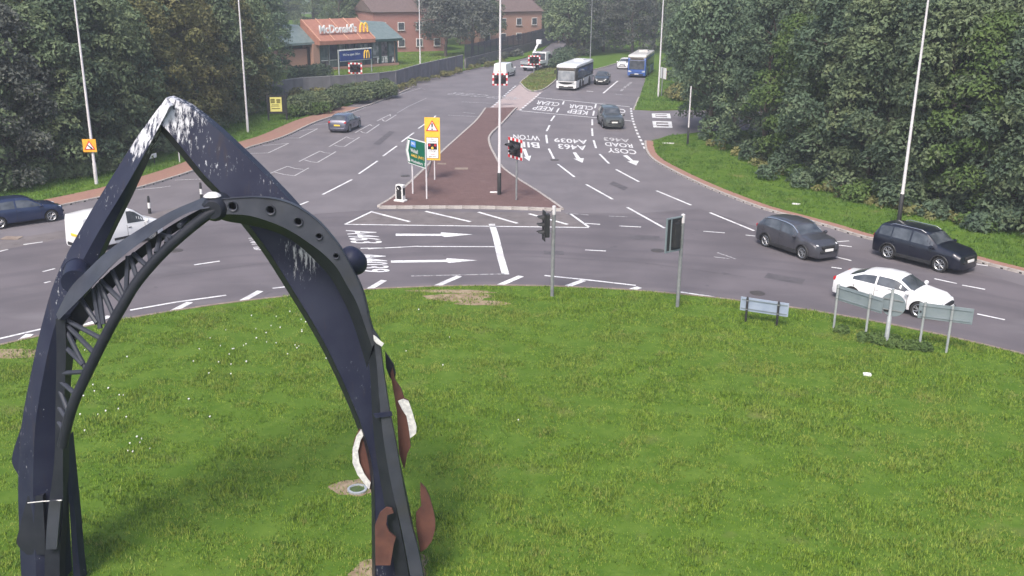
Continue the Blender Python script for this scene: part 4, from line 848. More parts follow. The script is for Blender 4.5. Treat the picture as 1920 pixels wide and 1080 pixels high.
def bus(label, loc, rz, lower, side_lower, roofm, front_panel, L=9.6, W=2.45, Hh=2.95, pale=False):
    t = thing("bus", label, "bus", loc, rz)
    def rr(x, w, z0, z1, r, k=5):
        pts = []
        for cy, cz, a0 in ((w - r, z1 - r, 0), (-(w - r), z1 - r, 90), (-(w - .05), z0 + .05, 180), (w - .05, z0 + .05, 270)):
            rad = r if a0 < 180 else .05
            for i in range(k): an = R(a0 + 90 * i / (k - 1)); pts.append((x, cy + rad * math.cos(an), cz + rad * math.sin(an)))
        return pts
    st = [(-L / 2, .93, .06), (-L / 2 + .12, .99, .0), (-L / 4, 1, 0), (L / 4, 1, 0), (L / 2 - .3, 1, 0), (L / 2 - .08, .975, .05), (L / 2, .92, .16)]
    def loft(z0, z1, r):
        mb = MB(); vs = []; n = 0
        for x, f, dz in st: p = rr(x, W / 2 * f, z0, z1 - (dz if z1 > 2.5 else 0), r); n = len(p); vs += p
        mb.add(vs, [(i * n + k, i * n + (k + 1) % n, (i + 1) * n + (k + 1) % n, (i + 1) * n + k) for i in range(len(st) - 1) for k in range(n)] + [tuple(reversed(range(n))), tuple(range((len(st) - 1) * n, len(st) * n))])
        return mb
    body = loft(.28, 1.12, .06).build("lower_body", side_lower, t, 40)
    loft(1.123, 2.58, .06).build("window_band", trim_blk if pale else lower, t, 40)
    loft(2.583, Hh, .2).build("roof", roofm, t, 40)
    for s in (-1, 1):
        for k in range(6):
            xc = -L / 2 + 1.0 + k * (L - 2.0) / 5.4
            MB().box((xc, s * (W / 2 + .004), 1.86), ((L - 2.0) / 5.4 - .12, .02, 1.05)).build("side_window", glass_m, t, bevel=.03)
        for wx in (-L / 2 + 2.3, L / 2 - 2.1):
            w = thing("wheel", None, None, (wx, s * (W / 2 - .16), .48)); w.parent = t; w.rotation_euler = (0, 0, 0 if s > 0 else math.pi)
            share("tyre", WHEELS['steel'][0], w, (0, 0, 0), (0, 0, 0), (.48, .42, .48)); share("rim", WHEELS['steel'][1], w, (0, 0, 0), (0, 0, 0), (.48, .42, .48))
            MB().lathe([(.6, 0), (.6, .02), (.0, .025)], 20, 'Y', (wx, s * (W / 2 - .005), .5)).build("wheel_arch", trim_blk, t) if s > 0 else MB().lathe([(.6, 0), (.6, -.02), (.0, -.025)], 20, 'Y', (wx, s * (W / 2 - .005), .5)).build("wheel_arch", trim_blk, t)
            w.location.y = s * (W / 2 - .13)
        mb = MB().box((L / 2 + .12, s * (W / 2 + .08), 2.1), (.1, .14, .4)); mb.tube((L / 2 - .1, s * (W / 2 - .1), 2.5), (L / 2 + .12, s * (W / 2 + .08), 2.3), .025, n=6); mb.build("wing_mirror", trim_blk, t)
        MB().box((L / 2 + .005, s * (W / 2 - .36), .82), (.06, .42, .2)).build("headlight", headl, t, bevel=.03)
    X = L / 2
    MB().box((X - .01, 0, 1.66), (.1, W * .82, 1.18)).build("windscreen", glass_pale if pale else glass_m, t, bevel=.06)
    MB().box((X - .02, 0, 2.42), (.1, W * .74, .26)).build("destination_display", front_panel, t, bevel=.03)
    MB().prism([(-1.0, .98), (1.0, .98), (.6, .78), (.2, .72), (-.2, .72), (-.6, .78)], 0, .05, Matrix(((0, 0, 1, X - .005), (1, 0, 0, 0), (0, 1, 0, 0), (0, 0, 0, 1)))).build("front_black_panel", trim_blk if pale else lower, t)
    MB().box((X + .02, 0, .42), (.06, W * .7, .18)).build("front_bumper_intake", trim_blk, t, bevel=.02)
    MB().box((X + .06, 0, .5), (.02, .52, .12)).build("number_plate", plate_w, t)
    MB().box((L / 4 - 1.2, W / 2 - .02 + .03, 1.25), (1.0, .03, 1.9)).build("passenger_door", glass_m, t, bevel=.02)
    MB().box((-L / 4, 0, Hh + .06), (1.6, 1.2, .18)).build("roof_vent", roofm, t, bevel=.04)
    return t
busw = mat("bus_white", (0.74, 0.74, 0.75), (0.7, 0.7, 0.72), 1, .35, coat=.4); bus_cream = mat("bus_pale_grey", (0.5, 0.48, 0.46), (0.55, 0.53, 0.5), 1, .4, coat=.3)
busb = mat("bus_blue", (0.03, 0.085, 0.30), (0.045, 0.11, 0.36), 1, .35, coat=.4); amberd = mat("display_off", (0.05, 0.045, 0.04), (0.12, 0.1, 0.08), 8, .3)
bp = G(1061, 170); ra = math.atan2((G(1082, 152) - G(1056, 175)).y, (G(1082, 152) - G(1056, 175)).x)
h = R(-106)
bus("white bus with black window band in the near approach lane", (bp.x - math.cos(h) * 4.8, bp.y - math.sin(h) * 4.8, .006), h, busw, busw, busw, amberd, pale=True)
bp = G(1193, 146); h = R(-104)
bus("blue single-deck bus with pale roof behind the dark car", (bp.x - math.cos(h) * 4.8, bp.y - math.sin(h) * 4.8, .006), h, busb, busb, bus_cream, amberd)

# flatbed lorry with a lifting boom
def lorry():
    p = G(1003, 131); t = thing("lorry", "white flatbed lorry with raised boom driving away behind a chequered signal", "lorry", (p.x, p.y, .006), R(66))
    cab = MB(); prof = [(1.4, .5), (3.55, .5), (3.6, 1.2), (3.35, 2.1), (3.05, 2.35), (1.4, 2.35)]
    cab.prism([(x, z) for x, z in prof], -1.05, 1.05, Matrix(((1, 0, 0, 0), (0, 0, 1, 0), (0, 1, 0, 0), (0, 0, 0, 1)))); cab.build("cab", p_white, t, bevel=.06)
    for s in (-1, 1):
        MB().prism([(2.3, 1.35), (3.35, 1.35), (3.2, 2.05), (2.3, 2.1)], 0, .02, Matrix(((1, 0, 0, 0), (0, 0, 1, s * 1.06 - (.0 if s > 0 else .02)), (0, 1, 0, 0), (0, 0, 0, 1)))).build("cab_window", glass_m, t)
        MB().box((3.0, s * 1.25, 1.7), (.12, .2, .4)).build("door_mirror", trim_blk, t, bevel=.02)
        MB().box((-2.55, s * .85, .75), (.06, .3, .14)).build("tail_light", taill, t)
        for wx in (-1.4, 2.5):
            w = thing("wheel", None, None, (wx, s * .9, .42)); w.parent = t; w.rotation_euler = (0, 0, 0 if s > 0 else math.pi)
            share("tyre", WHEELS['steel'][0], w, (0, 0, 0), (0, 0, 0), (.42, .4, .42)); share("rim", WHEELS['steel'][1], w, (0, 0, 0), (0, 0, 0), (.42, .4, .42))
        MB().box((-.6, s * 1.12, 1.12), (3.7, .05, .4)).build("side_board", p_white, t)
    MB().box((1.38, 0, 1.75), (.05, 1.9, .9)).build("cab_rear_window", glass_m, t)
    MB().box((-.6, 0, .86), (3.8, 2.25, .14)).build("flatbed", trim_blk, t); MB().box((.3, 0, .66), (5.4, .8, .2)).build("chassis", trim_blk, t)
    MB().box((-2.52, 0, .62), (.1, 2.2, .2)).build("rear_bumper", p_white, t); MB().box((-2.48, 0, 1.1), (.05, 2.2, .36)).build("tailboard", galv, t)
    mb = MB(); mb.tube((.6, 0, .93), (.6, 0, 1.7), .22, n=12); mb.build("boom_turret", p_white, t, 40)
    mb = MB().path([(.6, 0, 1.7), (-.4, .1, 2.3), (1.6, .15, 3.7)], [.14, .15, .12], 8); mb.build("boom", p_white, t, 40)
    MB().box((1.7, .15, 3.75), (.5, .7, .6)).build("boom_basket", p_white, t, bevel=.05)
lorry()

# ------------------------------------------------------------------ STREET FURNITURE
def lamp(label, px, h=10.0, black=0.0, arm=None, r0=.105, r1=.05, z=.1, m=None):
    p = G(*px, z); t = thing("lamp_column", label, "lamp post", p)
    b = black
    if b: MB().lathe([(r0 * 1.15, 0), (r0 * 1.15, b), (r0, b + .02)], 12).build("black_base_sleeve", black_p, t, 40)
    MB().lathe([(r0 * 1.05, b), (r0 * 1.05, max(b, 1.3)), (r0 * .85, max(b, 1.3) + .12), (r1, h), (0, h + .02)], 12).build("shaft", m or lamp_grey, t, 40)
    d = Vector(arm if arm else (1, 0, 0)).normalized()
    MB().path([(0, 0, h - .05), d * .3 + Vector((0, 0, h + .12)), d * .9 + Vector((0, 0, h + .16))], .035, 8).build("bracket_arm", m or lamp_grey, t, 40)
    mb = MB(); a = math.atan2(d.y, d.x); mb.lathe([(0, -.4), (.1, -.36), (.15, 0), (.11, .35), (0, .4)], 12, 'X'); q = Matrix.Rotation(a, 4, 'Z')
    mb.v = [tuple(q @ Vector((v[0], v[1], v[2] * .5)) + d * 1.2 + Vector((0, 0, h + .16))) for v in mb.v]; mb.build("lantern", galv_d, t, 40)
    MB().box((0, -r0 * 1.02, .55), (.1, .02, .5)).build("access_door", m or lamp_grey, t) if not b else None
    return t
lamp("pale lamp column on the left verge carrying an orange warning sign", (181, 345), h=12.5, arm=(1, -.5, 0))
lamp("pale lamp column on the left verge near the black notice board", (465, 248), h=12.5, arm=(1, -.3, 0))
lamp("lamp column with black foot standing on the red splitter island", (936, 365), h=12.5, black=1.35, arm=(-1, 0, 0))
lamp("lamp column with black foot on the right verge behind the black SUV", (1685, 417), h=13, black=1.6, arm=(-1, -.3, 0))
lamp("distant lamp column behind the grey panel wall", (788, 123), h=12.5, arm=(1, 0, 0))
lamp("lamp column on the far right verge beside the side road signal", (1234, 181), h=12.5, arm=(-1, 0, 0))
t = thing("sign_pole", "thin pole with black foot at the mouth of the side road", "pole", G(1289, 271, .1))
MB().lathe([(.085, 0), (.085, 1.35), (.07, 1.37)], 12).build("black_foot", black_p, t, 40); MB().lathe([(.062, 1.372), (.055, 4.6), (0, 4.62)], 12).build("shaft", lamp_grey, t, 40)
lamp("slim far column between the two carriageways", (1106, 132), h=10, r0=.08, m=galv_d)

def frame_at(p, yaw):
    """local x along the face, y away from the viewer of the face, z up"""
    return p, yaw
def chequer_signal(label, px, cz, yaw, z=.1, w=1.55, hh=1.2, post_m=None):
    p = G(*px, z); t = thing("chequered_signal", label, "traffic signal", p, yaw, "chequered warning signals")
    MB().lathe([(.06, 0), (.06, cz + hh / 2), (0, cz + hh / 2 + .03)], 10).build("post", post_m or galv_d, t, 40)
    MB().box((0, -.10, cz), (w, .03, hh)).build("border_board", white_s, t); k = 7; b = .17
    mb = MB()
    for i in range(k):
        if i % 2 == 0:
            for s in (-1, 1): mb.box((-w / 2 + (i + .5) * w / k, -.122, cz + s * (hh / 2 - b / 2)), (w / k, .02, b))
    for j in range(3):
        if j != 1:
            continue
        for s in (-1, 1): mb.box((s * (w / 2 - b / 2), -.122, cz), (b, .02, (hh - 2 * b) / 3))
    o = mb.build("red_border_blocks", red_s, t); o["kind"] = "stuff"
    MB().box((0, -.13, cz), (w - 2 * b, .05, hh - 2 * b)).build("backing_panel", black_s, t)
    for (x, zz, m) in ((-.36, .14, lens_red), (.36, .14, lens_red), (0, -.2, lens_amb)):
        hd = MB().lathe([(.17, .0), (.17, -.12), (.12, -.16)], 14, 'Y', (x, -.15, cz + zz)).build("lamp_housing", black_p, t, 40)
        MB().lathe([(.12, -.125), (.0, -.14)], 12, 'Y', (x, -.15, cz + zz)).build("lens", m, hd)
        mb = MB(); pts = [Vector((x + .175 * math.cos(a), -.27, cz + zz + .175 * math.sin(a))) for a in np.linspace(R(0), R(180), 9)]
        mb.strip(pts, [q + Vector((0, -.26 if 0 < i < 8 else -.1, -.04)) for i, q in enumerate(pts)], (0, 0, .015)); mb.build("hood", black_p, hd, 40)
chequer_signal("chequered signal with black hoods on the right of the splitter island", (968, 375), 3.1, R(-58))
chequer_signal("chequered signal half hidden by the splitter island lamp column", (937, 200), 2.75, R(6), z=.0)
chequer_signal("chequered signal in front of the blue billboard", (668, 172), 2.6, R(-3))
chequer_signal("chequered signal on the central reserve in front of the lorry", (1001, 140), 1.9, R(4), w=1.6)
chequer_signal("chequered signal seen edge-on beside the far lamp column", (1240, 180), 2.5, R(105))

def head(t, x, y, zc, yaw, n=3, board=None):
    q = Matrix.Rotation(yaw, 4, 'Z'); base = Vector((x, y, zc)); pl = lambda mb: setattr(mb, 'v', [tuple(q @ Vector(v) + base) for v in mb.v])
    if board: mb = MB().box((0, .0, 0), (board[0], .025, board[1])); pl(mb); mb.build("backing_board", black_p, t)
    if board and board[2]:
        bw, bh = board[0] / 2, board[1] / 2
        for cx, cz, dx, dz in ((0, bh, 2 * bw + .06, .06), (0, -bh, 2 * bw + .06, .06), (bw, 0, .06, 2 * bh - .06), (-bw, 0, .06, 2 * bh - .06), (bw * .45, 0, .05, 2 * bh - .06)): mb = MB().box((cx, .02, cz), (dx, .05, dz)); pl(mb); mb.build("board_frame", sign_back, t)
    cs = [.31, 0, -.31]
    mb = MB().box((0, .12, 0), (.3, .2, .98)); pl(mb); hd = mb.build("signal_head", black_p, t, bevel=.03)
    for c, m in zip(cs, (lens_red, lens_amb, lens_grn)):
        mb = MB().lathe([(.1, .0), (.0, -.02)], 12, 'Y', (0, .015, c)); pl(mb); mb.build("lens", m, hd)
        pts = [Vector((.13 * math.cos(a), .02, c + .13 * math.sin(a))) for a in np.linspace(R(-15), R(195), 10)]
        mb = MB().strip(pts, [p + Vector((0, -.3 if 1 < i < 8 else -.14, -.03)) for i, p in enumerate(pts)], (0, 0, .012)); pl(mb); mb.build("hood", black_p, hd, 40)
def traffic_light(label, px, yaw, off, board, zc):
    p = G(*px, .1); t = thing("traffic_light", label, "traffic light", p, 0, "traffic lights on the lawn edge")
    MB().lathe([(.075, 0), (.075, 3.55)], 12).build("post", galv_d, t, 40)
    MB().lathe([(.08, 3.552), (.08, 3.9), (0, 3.93)], 12).build("pale_post_cap", lamp_grey, t, 40)
    q = Matrix.Rotation(yaw, 3, 'Z'); o = q @ Vector(off); head(t, o.x, o.y, zc, yaw, board=board)
    for dz in (-.3, .3): MB().path([(0, 0, zc + dz), (o.x * .5, o.y * .5, zc + dz + .03), (o.x * .9, o.y * .9, zc + dz)], .02, 6).build("bracket", galv_d, t)
    MB().path([(0, 0, zc + .7), (o.x * .4, o.y * .4 - .05, zc + .55), (o.x, o.y, zc + .4)], .012, 6).build("cable", black_p, t)
traffic_light("slim traffic light with three black hoods nearer the sculpture", (1035, 556), R(-75), (0, -.42, 0), (.42, 1.25, 0), 3.1)
traffic_light("traffic light with a large grey backing board", (1270, 576), R(-143), (.46, 0, 0), (.9, 1.35, 1), 3.15)

# ---- signs
def tri(w, z0, grow=1.0):
    h = w * .866; c = h / 3
    return [(-w / 2 * grow, z0 - c * grow), (w / 2 * grow, z0 - c * grow), (0, z0 + 2 * c * grow)]
XZ = lambda y: Matrix(((1, 0, 0, 0), (0, 0, -1, y), (0, 1, 0, 0), (0, 0, 0, 1)))     # x-y drawing -> upright plane facing -y
p = G(812, 337, .11); t = thing("fire_signal_sign", "tall yellow sign with exclamation triangle and signal picture", "road sign", p, R(-6))
MB().lathe([(.045, 0), (.045, 3.9)], 10).build("post", lamp_grey, t, 40, loc=(.1, .05, 0)); MB().tube((-.55, .9, 0), (.05, .05, 1.7), .035, n=8).build("stay", galv_d, t)
MB().box((0, -.03, 2.68), (1.0, .03, 2.76)).build("yellow_board", yellow_s, t)
MB().prism(tri(.82, 3.42), 0, .012, XZ(-.047)).build("warning_triangle", red_s, t); MB().prism(tri(.82, 3.42, .74), 0, .01, XZ(-.062)).build("triangle_field", white_s, t)
MB().prism([(-.035, 3.42), (.035, 3.42), (.05, 3.68), (-.05, 3.68)], 0, .008, XZ(-.075)).build("exclamation_bar", black_s, t); MB().prism([(-.045, 3.28), (.045, 3.28), (.045, 3.36), (-.045, 3.36)], 0, .008, XZ(-.075)).build("exclamation_dot", black_s, t)
MB().box((0, -.05, 2.1), (.80, .012, 1.36)).build("panel_border", black_s, t); MB().box((0, -.058, 2.1), (.75, .014, 1.31)).build("white_panel", white_s, t)
MB().box((0, -.07, 2.2), (.6, .012, .40)).build("signal_picture", black_s, t)
for x, zz, m in ((-.19, 2.28, red_s), (.19, 2.28, red_s), (0, 2.10, gold_s)): MB().lathe([(.08, 0), (.08, -.01), (0, -.012)], 14, 'Y', (x, -.077, zz)).build("picture_lamp", m, t)
for txt, zz, h_, m in (("FIRE", 2.66, .08, black_s), ("STATION", 2.52, .09, black_s), ("STOP", 1.88, .13, black_s), ("when", 1.70, .09, red_s), ("lights show", 1.54, .1, black_s)):
    text_obj("lettering", txt, m, t, Matrix.Translation((0, -.07, zz)) @ Matrix.Rotation(R(90), 4, 'X'), None, h_, .006)

A, B = G(772, 363, .11), G(798, 373, .11); d = B - A; yaw = math.atan2(d.y, d.x)
t = thing("direction_sign", "green direction sign with pointed left end on two pale posts", "road sign", A, yaw); Ld = d.length
for x in (0, Ld): MB().lathe([(.05, 0), (.05, 3.3), (0, 3.32)], 10).build("post", lamp_grey, t, 40, loc=(x, .08, 0))
o_ = [(-.62, 2.62), (-.30, 1.85), (Ld + .12, 1.85), (Ld + .12, 3.42), (-.30, 3.42)]; mid = (Ld / 2 - .1, 2.63)
ins = lambda f, pts: [(mid[0] + (x - mid[0]) * (1 - f / 1.6), mid[1] + (z - mid[1]) * (1 - f / .85)) for x, z in pts]
MB().prism(o_, 0, .03, XZ(0)).build("white_border", white_s, t); MB().prism(ins(.06, o_), 0, .01, XZ(-.035)).build("green_field", green_s, t)
MB().prism([(-.50, 2.62), (-.22, 1.98), (.0, 1.98), (-.24, 2.62), (.0, 3.28), (-.22, 3.28)], 0, .008, XZ(-.05)).build("chevron_point", white_s, t)
MB().box((.42, -.055, 3.12), (.62, .01, .36)).build("motorway_patch", blue_s, t)
for txt, x, zz, w_, h_, m in (("(M6)", .42, 3.12, .5, .24, white_s), ("Walsall", .55, 2.72, .9, .24, white_s), ("A463 (A41)", .95, 2.40, 1.6, .24, gold_s), ("Wednesbury  3", 1.0, 2.06, 1.75, .24, white_s)):
    text_obj("lettering", txt, m, t, Matrix.Translation((x, -.065, zz)) @ Matrix.Rotation(R(90), 4, 'X'), w_, h_, .008)

p = G(751, 377, .11); t = thing("keep_left_bollard", "white box bollard with round sign at the corner of the splitter island", "bollard", p, R(-25))
MB().prism([(-.26, 0), (.26, 0), (.24, 1.0), (-.24, 1.0)], -.16, .16, XZ(0)).build("housing", white_p, t, bevel=.04); MB().box((0, 0, .04), (.7, .45, .1)).build("plinth", white_p, t, bevel=.03)
MB().box((-.0, -.165, .4), (.34, .012, .5)).build("dark_panel", black_p, t); MB().box((.247, 0, .5), (.012, .22, .62)).build("side_panel", black_p, t)
MB().lathe([(.18, 0), (.18, -.014), (0, -.016)], 18, 'Y', (0, -.165, .8)).build("round_sign", black_s, t); MB().prism([(-.02, .72), (.03, .72), (-.06, .86), (-.1, .82)], 0, .006, XZ(-.19)).build("arrow", white_s, t)

for i, (px, lab) in enumerate([((281, 400), "black and white bollard nearer the white van"), ((378, 373), "black and white bollard just above the sculpture's front apex")]):
    t = thing("marker_bollard", lab, "bollard", G(*px, .01), 0, "marker bollards on the lane divider")
    MB().lathe([(.09, 0), (.08, .28), (.075, .3)], 12).build("black_foot", black_p, t, 40); MB().lathe([(.078, .3), (.074, .62)], 12).build("white_band", white_p, t, 40)
    MB().lathe([(.075, .62), (.07, .92), (.04, 1.0), (0, 1.01)], 12).build("black_top", black_p, t, 40)

p0, p1 = G(267, 316, .1), G(292, 309, .1); d = p1 - p0; t = thing("street_nameplate", "white street name plate on short black legs on the left verge", "sign", p0, math.atan2(d.y, d.x)); Ld = d.length
for x in (.05, Ld - .05): MB().box((x, .04, .32), (.07, .05, .64)).build("leg", black_p, t)
MB().box((Ld / 2, 0, .66), (Ld + .35, .03, .30)).build("plate", white_s, t)
t = thing("marker_post", "short pale post on the left verge beside the footway", "post", G(337, 304, .1)); MB().lathe([(.045, 0), (.045, 1.3), (.0, 1.34)], 10).build("shaft", lamp_grey, t, 40); MB().lathe([(.052, 1.1), (.052, 1.22)], 10).build("collar", galv_d, t, 40)

p = G(181, 345, .1); t = thing("warning_sign", "square orange sign with red warning triangle strapped to the lamp column", "road sign", p + Vector((0, 0, 2.1)), R(8))
MB().box((-.1, -.16, .36), (.80, .025, .80)).build("orange_plate", orange_s, t); T = [(x - .1, z) for x, z in tri(.66, .30)]; T2 = [(x - .1, z) for x, z in tri(.66, .30, .7)]
MB().prism(T, 0, .01, XZ(-.175)).build("red_triangle", red_s, t); MB().prism(T2, 0, .008, XZ(-.187)).build("white_triangle", white_s, t)
MB().prism([(-.22, .38), (-.17, .40), (.06, .22), (.06, .16), (-.02, .16)], 0, .006, XZ(-.197)).build("symbol", black_s, t)
for zz in (.15, .57): MB().lathe([(.125, 0), (.13, .02), (.125, .04)], 12, 'Z', (0, 0, zz)).build("strap", galv, t)

p = G(521, 226, .1); t = thing("notice_board", "black framed notice board with a yellow poster beside the left hedge", "notice board", p, R(10))
for x in (-.8, .8): MB().box((x, 0, 1.2), (.16, .14, 2.4)).build("frame_post", black_p, t, bevel=.02)
MB().box((0, 0, 2.2), (1.46, .12, .14)).build("top_rail", black_p, t); MB().box((0, 0, .72), (1.46, .12, .16)).build("bottom_rail", black_p, t); MB().box((0, .03, 1.46), (1.45, .04, 1.36)).build("back_panel", black_p, t)
MB().box((-.08, -.02, 1.46), (1.02, .03, 1.28)).build("poster", cream_s, t)
for x, zz, w_, h_ in ((-.3, 1.86, .38, .16), (.2, 1.84, .36, .16), (-.3, 1.66, .36, .17), (.2, 1.65, .32, .17), (-.1, 1.42, .6, .05), (-.1, 1.3, .7, .05), (-.05, 1.08, .74, .08)): MB().box((x - .05, -.04, zz), (w_, .01, h_)).build("poster_print", olive_s, t)

# sign backs on the lawn
def sign_back_thing(label, pa, pb, z0, z1, ext, posts_m, board_m, black=False):
    A, B = G(*pa, .11), G(*pb, .11); d = B - A; t = thing("road_sign", label, "road sign", A, math.atan2(d.y, d.x)); L_ = d.length
    for x in (0, L_): MB().lathe([(.045, 0), (.045, z1 + (.06 if not black else .0)), (0, z1 + .08)], 10).build("post", posts_m, t, 40, loc=(x, 0, 0))
    MB().box((L_ / 2 + (ext[1] - ext[0]) / 2, .07, (z0 + z1) / 2), (L_ + ext[0] + ext[1], .02, z1 - z0)).build("panel", board_m, t, bevel=.01)
    for zz in (z0 + .1, z1 - .1): MB().box((L_ / 2 + (ext[1] - ext[0]) / 2, .048, zz), (L_ + ext[0] + ext[1] - .1, .022, .035)).build("stiffening_rail", sign_back, t)
    for x in (0, L_):
        for zz in (z0 + .1, z1 - .1): MB().lathe([(.055, -.02), (.058, 0), (.055, .02)], 10, 'Z', (x, 0, zz)).build("clip", galv_d, t)
    if not black: MB().box((-ext[0] + .08, .05, (z0 + z1) / 2 - .04), (.06, .015, .07)).build("sticker", black_s, t)
sign_back_thing("low pale blue-grey sign back on two black posts", (1398, 603), (1456, 612), .42, .98, (.28, .38), black_p, sign_back_pale, True)
sign_back_thing("grey sign back on the left of the round sign", (1563, 615), (1622, 635), 1.12, 1.72, (.12, .5), galv, sign_back)
sign_back_thing("grey sign back on the right of the round sign", (1723, 654), (1774, 661), 1.15, 1.75, (.2, .7), galv, sign_back)
p = G(1661, 645, .11); t = thing("round_road_sign", "round grey sign back on a stepped pole in front of the white saloon", "road sign", p, R(-35))
MB().lathe([(.085, 0), (.085, 1.05), (.06, 1.1), (.055, 2.15), (0, 2.17)], 12).build("stepped_post", galv, t, 40); MB().lathe([(.44, .0), (.45, .02), (.44, .04), (0, .04)], 28, 'Y', (.05, .07, 1.52)).build("disc", sign_back, t, 40); MB().lathe([(.44, .0), (0, -.002)], 28, 'Y', (.05, .07, 1.52)).build("disc_rear", sign_back, t)
for zz in (1.32, 1.72): MB().box((.05, .05, zz), (.7, .022, .035)).build("stiffening_rail", galv_d, t)
MB().box((-.17, .05, 1.28), (.16, .02, .1)).build("sticker", black_s, t); MB().path([(0, 0, 2.05), (-.12, -.05, 2.12), (-.2, 0, 2.1)], .02, 6).build("cable_stub", galv_d, t)

# litter on the verge
for px, lab, w_ in (((1253, 269), "flat pale litter on the grass by the side road", .5), ((1493, 383), "small white litter on the right verge", .25), ((1626, 703), "small white scrap on the lawn below the sign backs", .14), ((929, 361), "pale strip lying beside the island lamp column", .35)):
    p = G(*px, .115); o = MB().prism([(-w_, -.1), (w_ * .8, -.13), (w_, .06), (.1 * w_, .12), (-w_ * .9, .1)], 0, .05).build("litter", white_p, loc=p); o.rotation_euler[2] = random.uniform(-.4, .4); tag(o, lab, "litter")

# ------------------------------------------------------------------ BUILDINGS
A, B = G(602, 133, .1), G(744, 122, .1); d = B - A; W_ = d.length
rest = thing("restaurant", "single-storey brick restaurant with orange roof canopy and big windows", "building", A, math.atan2(d.y, d.x))
roof_o = mat("roof_terracotta", (0.27, 0.12, 0.085), (0.33, 0.155, 0.11), 2, .7); roof_g = mat("roof_slate_green", (0.11, 0.15, 0.15), (0.15, 0.19, 0.19), 2, .5); fascia_g = mat("fascia_green", (0.02, 0.05, 0.045), rough=.5)
pane_ms = [mat("pane_%d" % i, c1, c2, 1.6, .12, spec=.7) for i, (c1, c2) in enumerate([((.012, .016, .04), (.05, .06, .09)), ((.05, .08, .085), (.13, .16, .17)), ((.02, .02, .03), (.2, .17, .2)), ((.1, .12, .13), (.34, .34, .36))])]
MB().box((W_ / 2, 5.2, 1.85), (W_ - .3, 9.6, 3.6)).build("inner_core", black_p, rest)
MB().box((W_ / 2, .05, .17), (W_ + .5, .5, .34)).build("brick_plinth", brick_wall, rest)
MB().box((W_ - .1, 5.1, 1.85), (.3, 10, 3.6)).build("end_wall", brick_wall, rest)
xs = np.linspace(0, W_, 10)
for i in range(9):
    x0, x1 = xs[i], xs[i + 1]; MB().box(((x0 + x1) / 2, .2, 2.35), (x1 - x0 - .16, .04, 2.0)).build("upper_pane", pane_ms[(i * 7 + 1) % 4], rest)
    MB().box(((x0 + x1) / 2, .2, .82), (x1 - x0 - .16, .04, .9)).build("lower_pane", pane_ms[(i * 5 + 2) % 3], rest); MB().box(((x0 + x1) / 2, .17, 1.31), (x1 - x0 - .16, .08, .07)).build("transom", white_p if i in (0, 1, 6, 7) else black_p, rest)
for i in range(10): MB().box((xs[i], .1, 1.85), (.16 if i not in (7, 9) else .36, .26, 3.0)).build("mullion", galv_d if i == 1 else fascia_g, rest)
for i, (a0, a1) in enumerate(((5.2, 6.6), (7.0, 8.3))): MB().box(((a0 + a1) / 2, .14, 2.5), (a1 - a0, .03, 1.3)).build("window_poster", pane_ms[3] if i else pane_ms[2], rest)
for i, x in enumerate((10.2, 10.9, 11.6, 12.9)): text_obj("window_lettering", "rumA"[i], white_s, rest, Matrix.Translation((x, .12, .85)) @ Matrix.Rotation(R(90), 4, 'X'), .5, .75, .03)
YZ = lambda: Matrix(((0, 0, 1, 0), (1, 0, 0, 0), (0, 1, 0, 0), (0, 0, 0, 1)))
xo = W_ * .66
pr = lambda e, ez, b, bz: [(e, ez), (e, ez + .5), (b, bz + .5), (b, bz)]
mb = MB().prism([(-.9, 3.45), (-.9, 3.95), (3.2, 6.6), (3.2, 3.45)], -.7, xo, YZ()); mb.build("orange_canopy_roof", roof_o, rest)
mb = MB().prism([(-.5, 3.5), (-.5, 3.8), (3.6, 5.9), (9.9, 5.9), (9.9, 3.5)], xo + .003, W_ + .9, YZ()); mb.build("slate_green_roof", roof_g, rest)
MB().prism([(.2, 3.5), (.2, 3.8), (3.6, 5.9), (9.9, 5.9), (9.9, 3.5)], -7.5, -.703, YZ()).build("wing_roof", roof_g, rest)
MB().box((W_ * .83 + .2, -.45, 3.62), (W_ * .34 + .9, .12, .34)).build("green_fascia", fascia_g, rest)
for k in range(5): x = -.6 + k * (xo + .5) / 4; MB().strip([Vector((x, -.95, 3.98)), Vector((x, 3.15, 6.64))], [Vector((x + .12, -.95, 3.98)), Vector((x + .12, 3.15, 6.64))], (0, -.03, .06)).build("roof_batten", mat("batten_%d" % k, (.5, .28, .2), rough=.6), rest)
MB().box((-.55, 1.2, 1.85), (1.1, 2.4, 3.5)).build("brick_corner_pier", brick_wall, rest); MB().box((-4.6, 1.6, 1.5), (6.6, 1.6, 2.9)).build("brick_wing_wall", brick_wall, rest); MB().box((-1.35, .78, 1.6), (.45, .1, 3.1)).build("wing_door", black_p, rest)
lt = Matrix.Translation((3.3, .15, 5.45)) @ Matrix.Rotation(R(90), 4, 'X')
text_obj("roof_sign_lettering", "McDonald's", white_s, rest, lt, 6.3, 1.15, .02, .08)
def arches(name, m, parent, c, w, h, th, y):
    q = []
    for s in (0, 1):
        for a in np.linspace(R(180), R(0), 12): q.append(Vector((c[0] - w / 2 + w * .25 + s * w * .5 + w * .25 * math.cos(a), y, c[1] - h / 2 + h * max(0, math.sin(a)) ** .62)))
    return MB().path(q, th, 6).build(name, m, parent, 50)
arches("golden_arches", gold_s, rest, (7.7, 5.45), 1.3, 1.2, .13, .1)
A, B = G(636, 141, .1), G(697, 134.5, .1); d = B - A; Ld = d.length; t = thing("billboard", "dark blue billboard with yellow double-arch logo on two posts", "billboard", A, math.atan2(d.y, d.x))
for x in (0, Ld): MB().lathe([(.09, 0), (.09, 3.2), (0, 3.22)], 10).build("post", galv, t, 40, loc=(x, 0, 0))
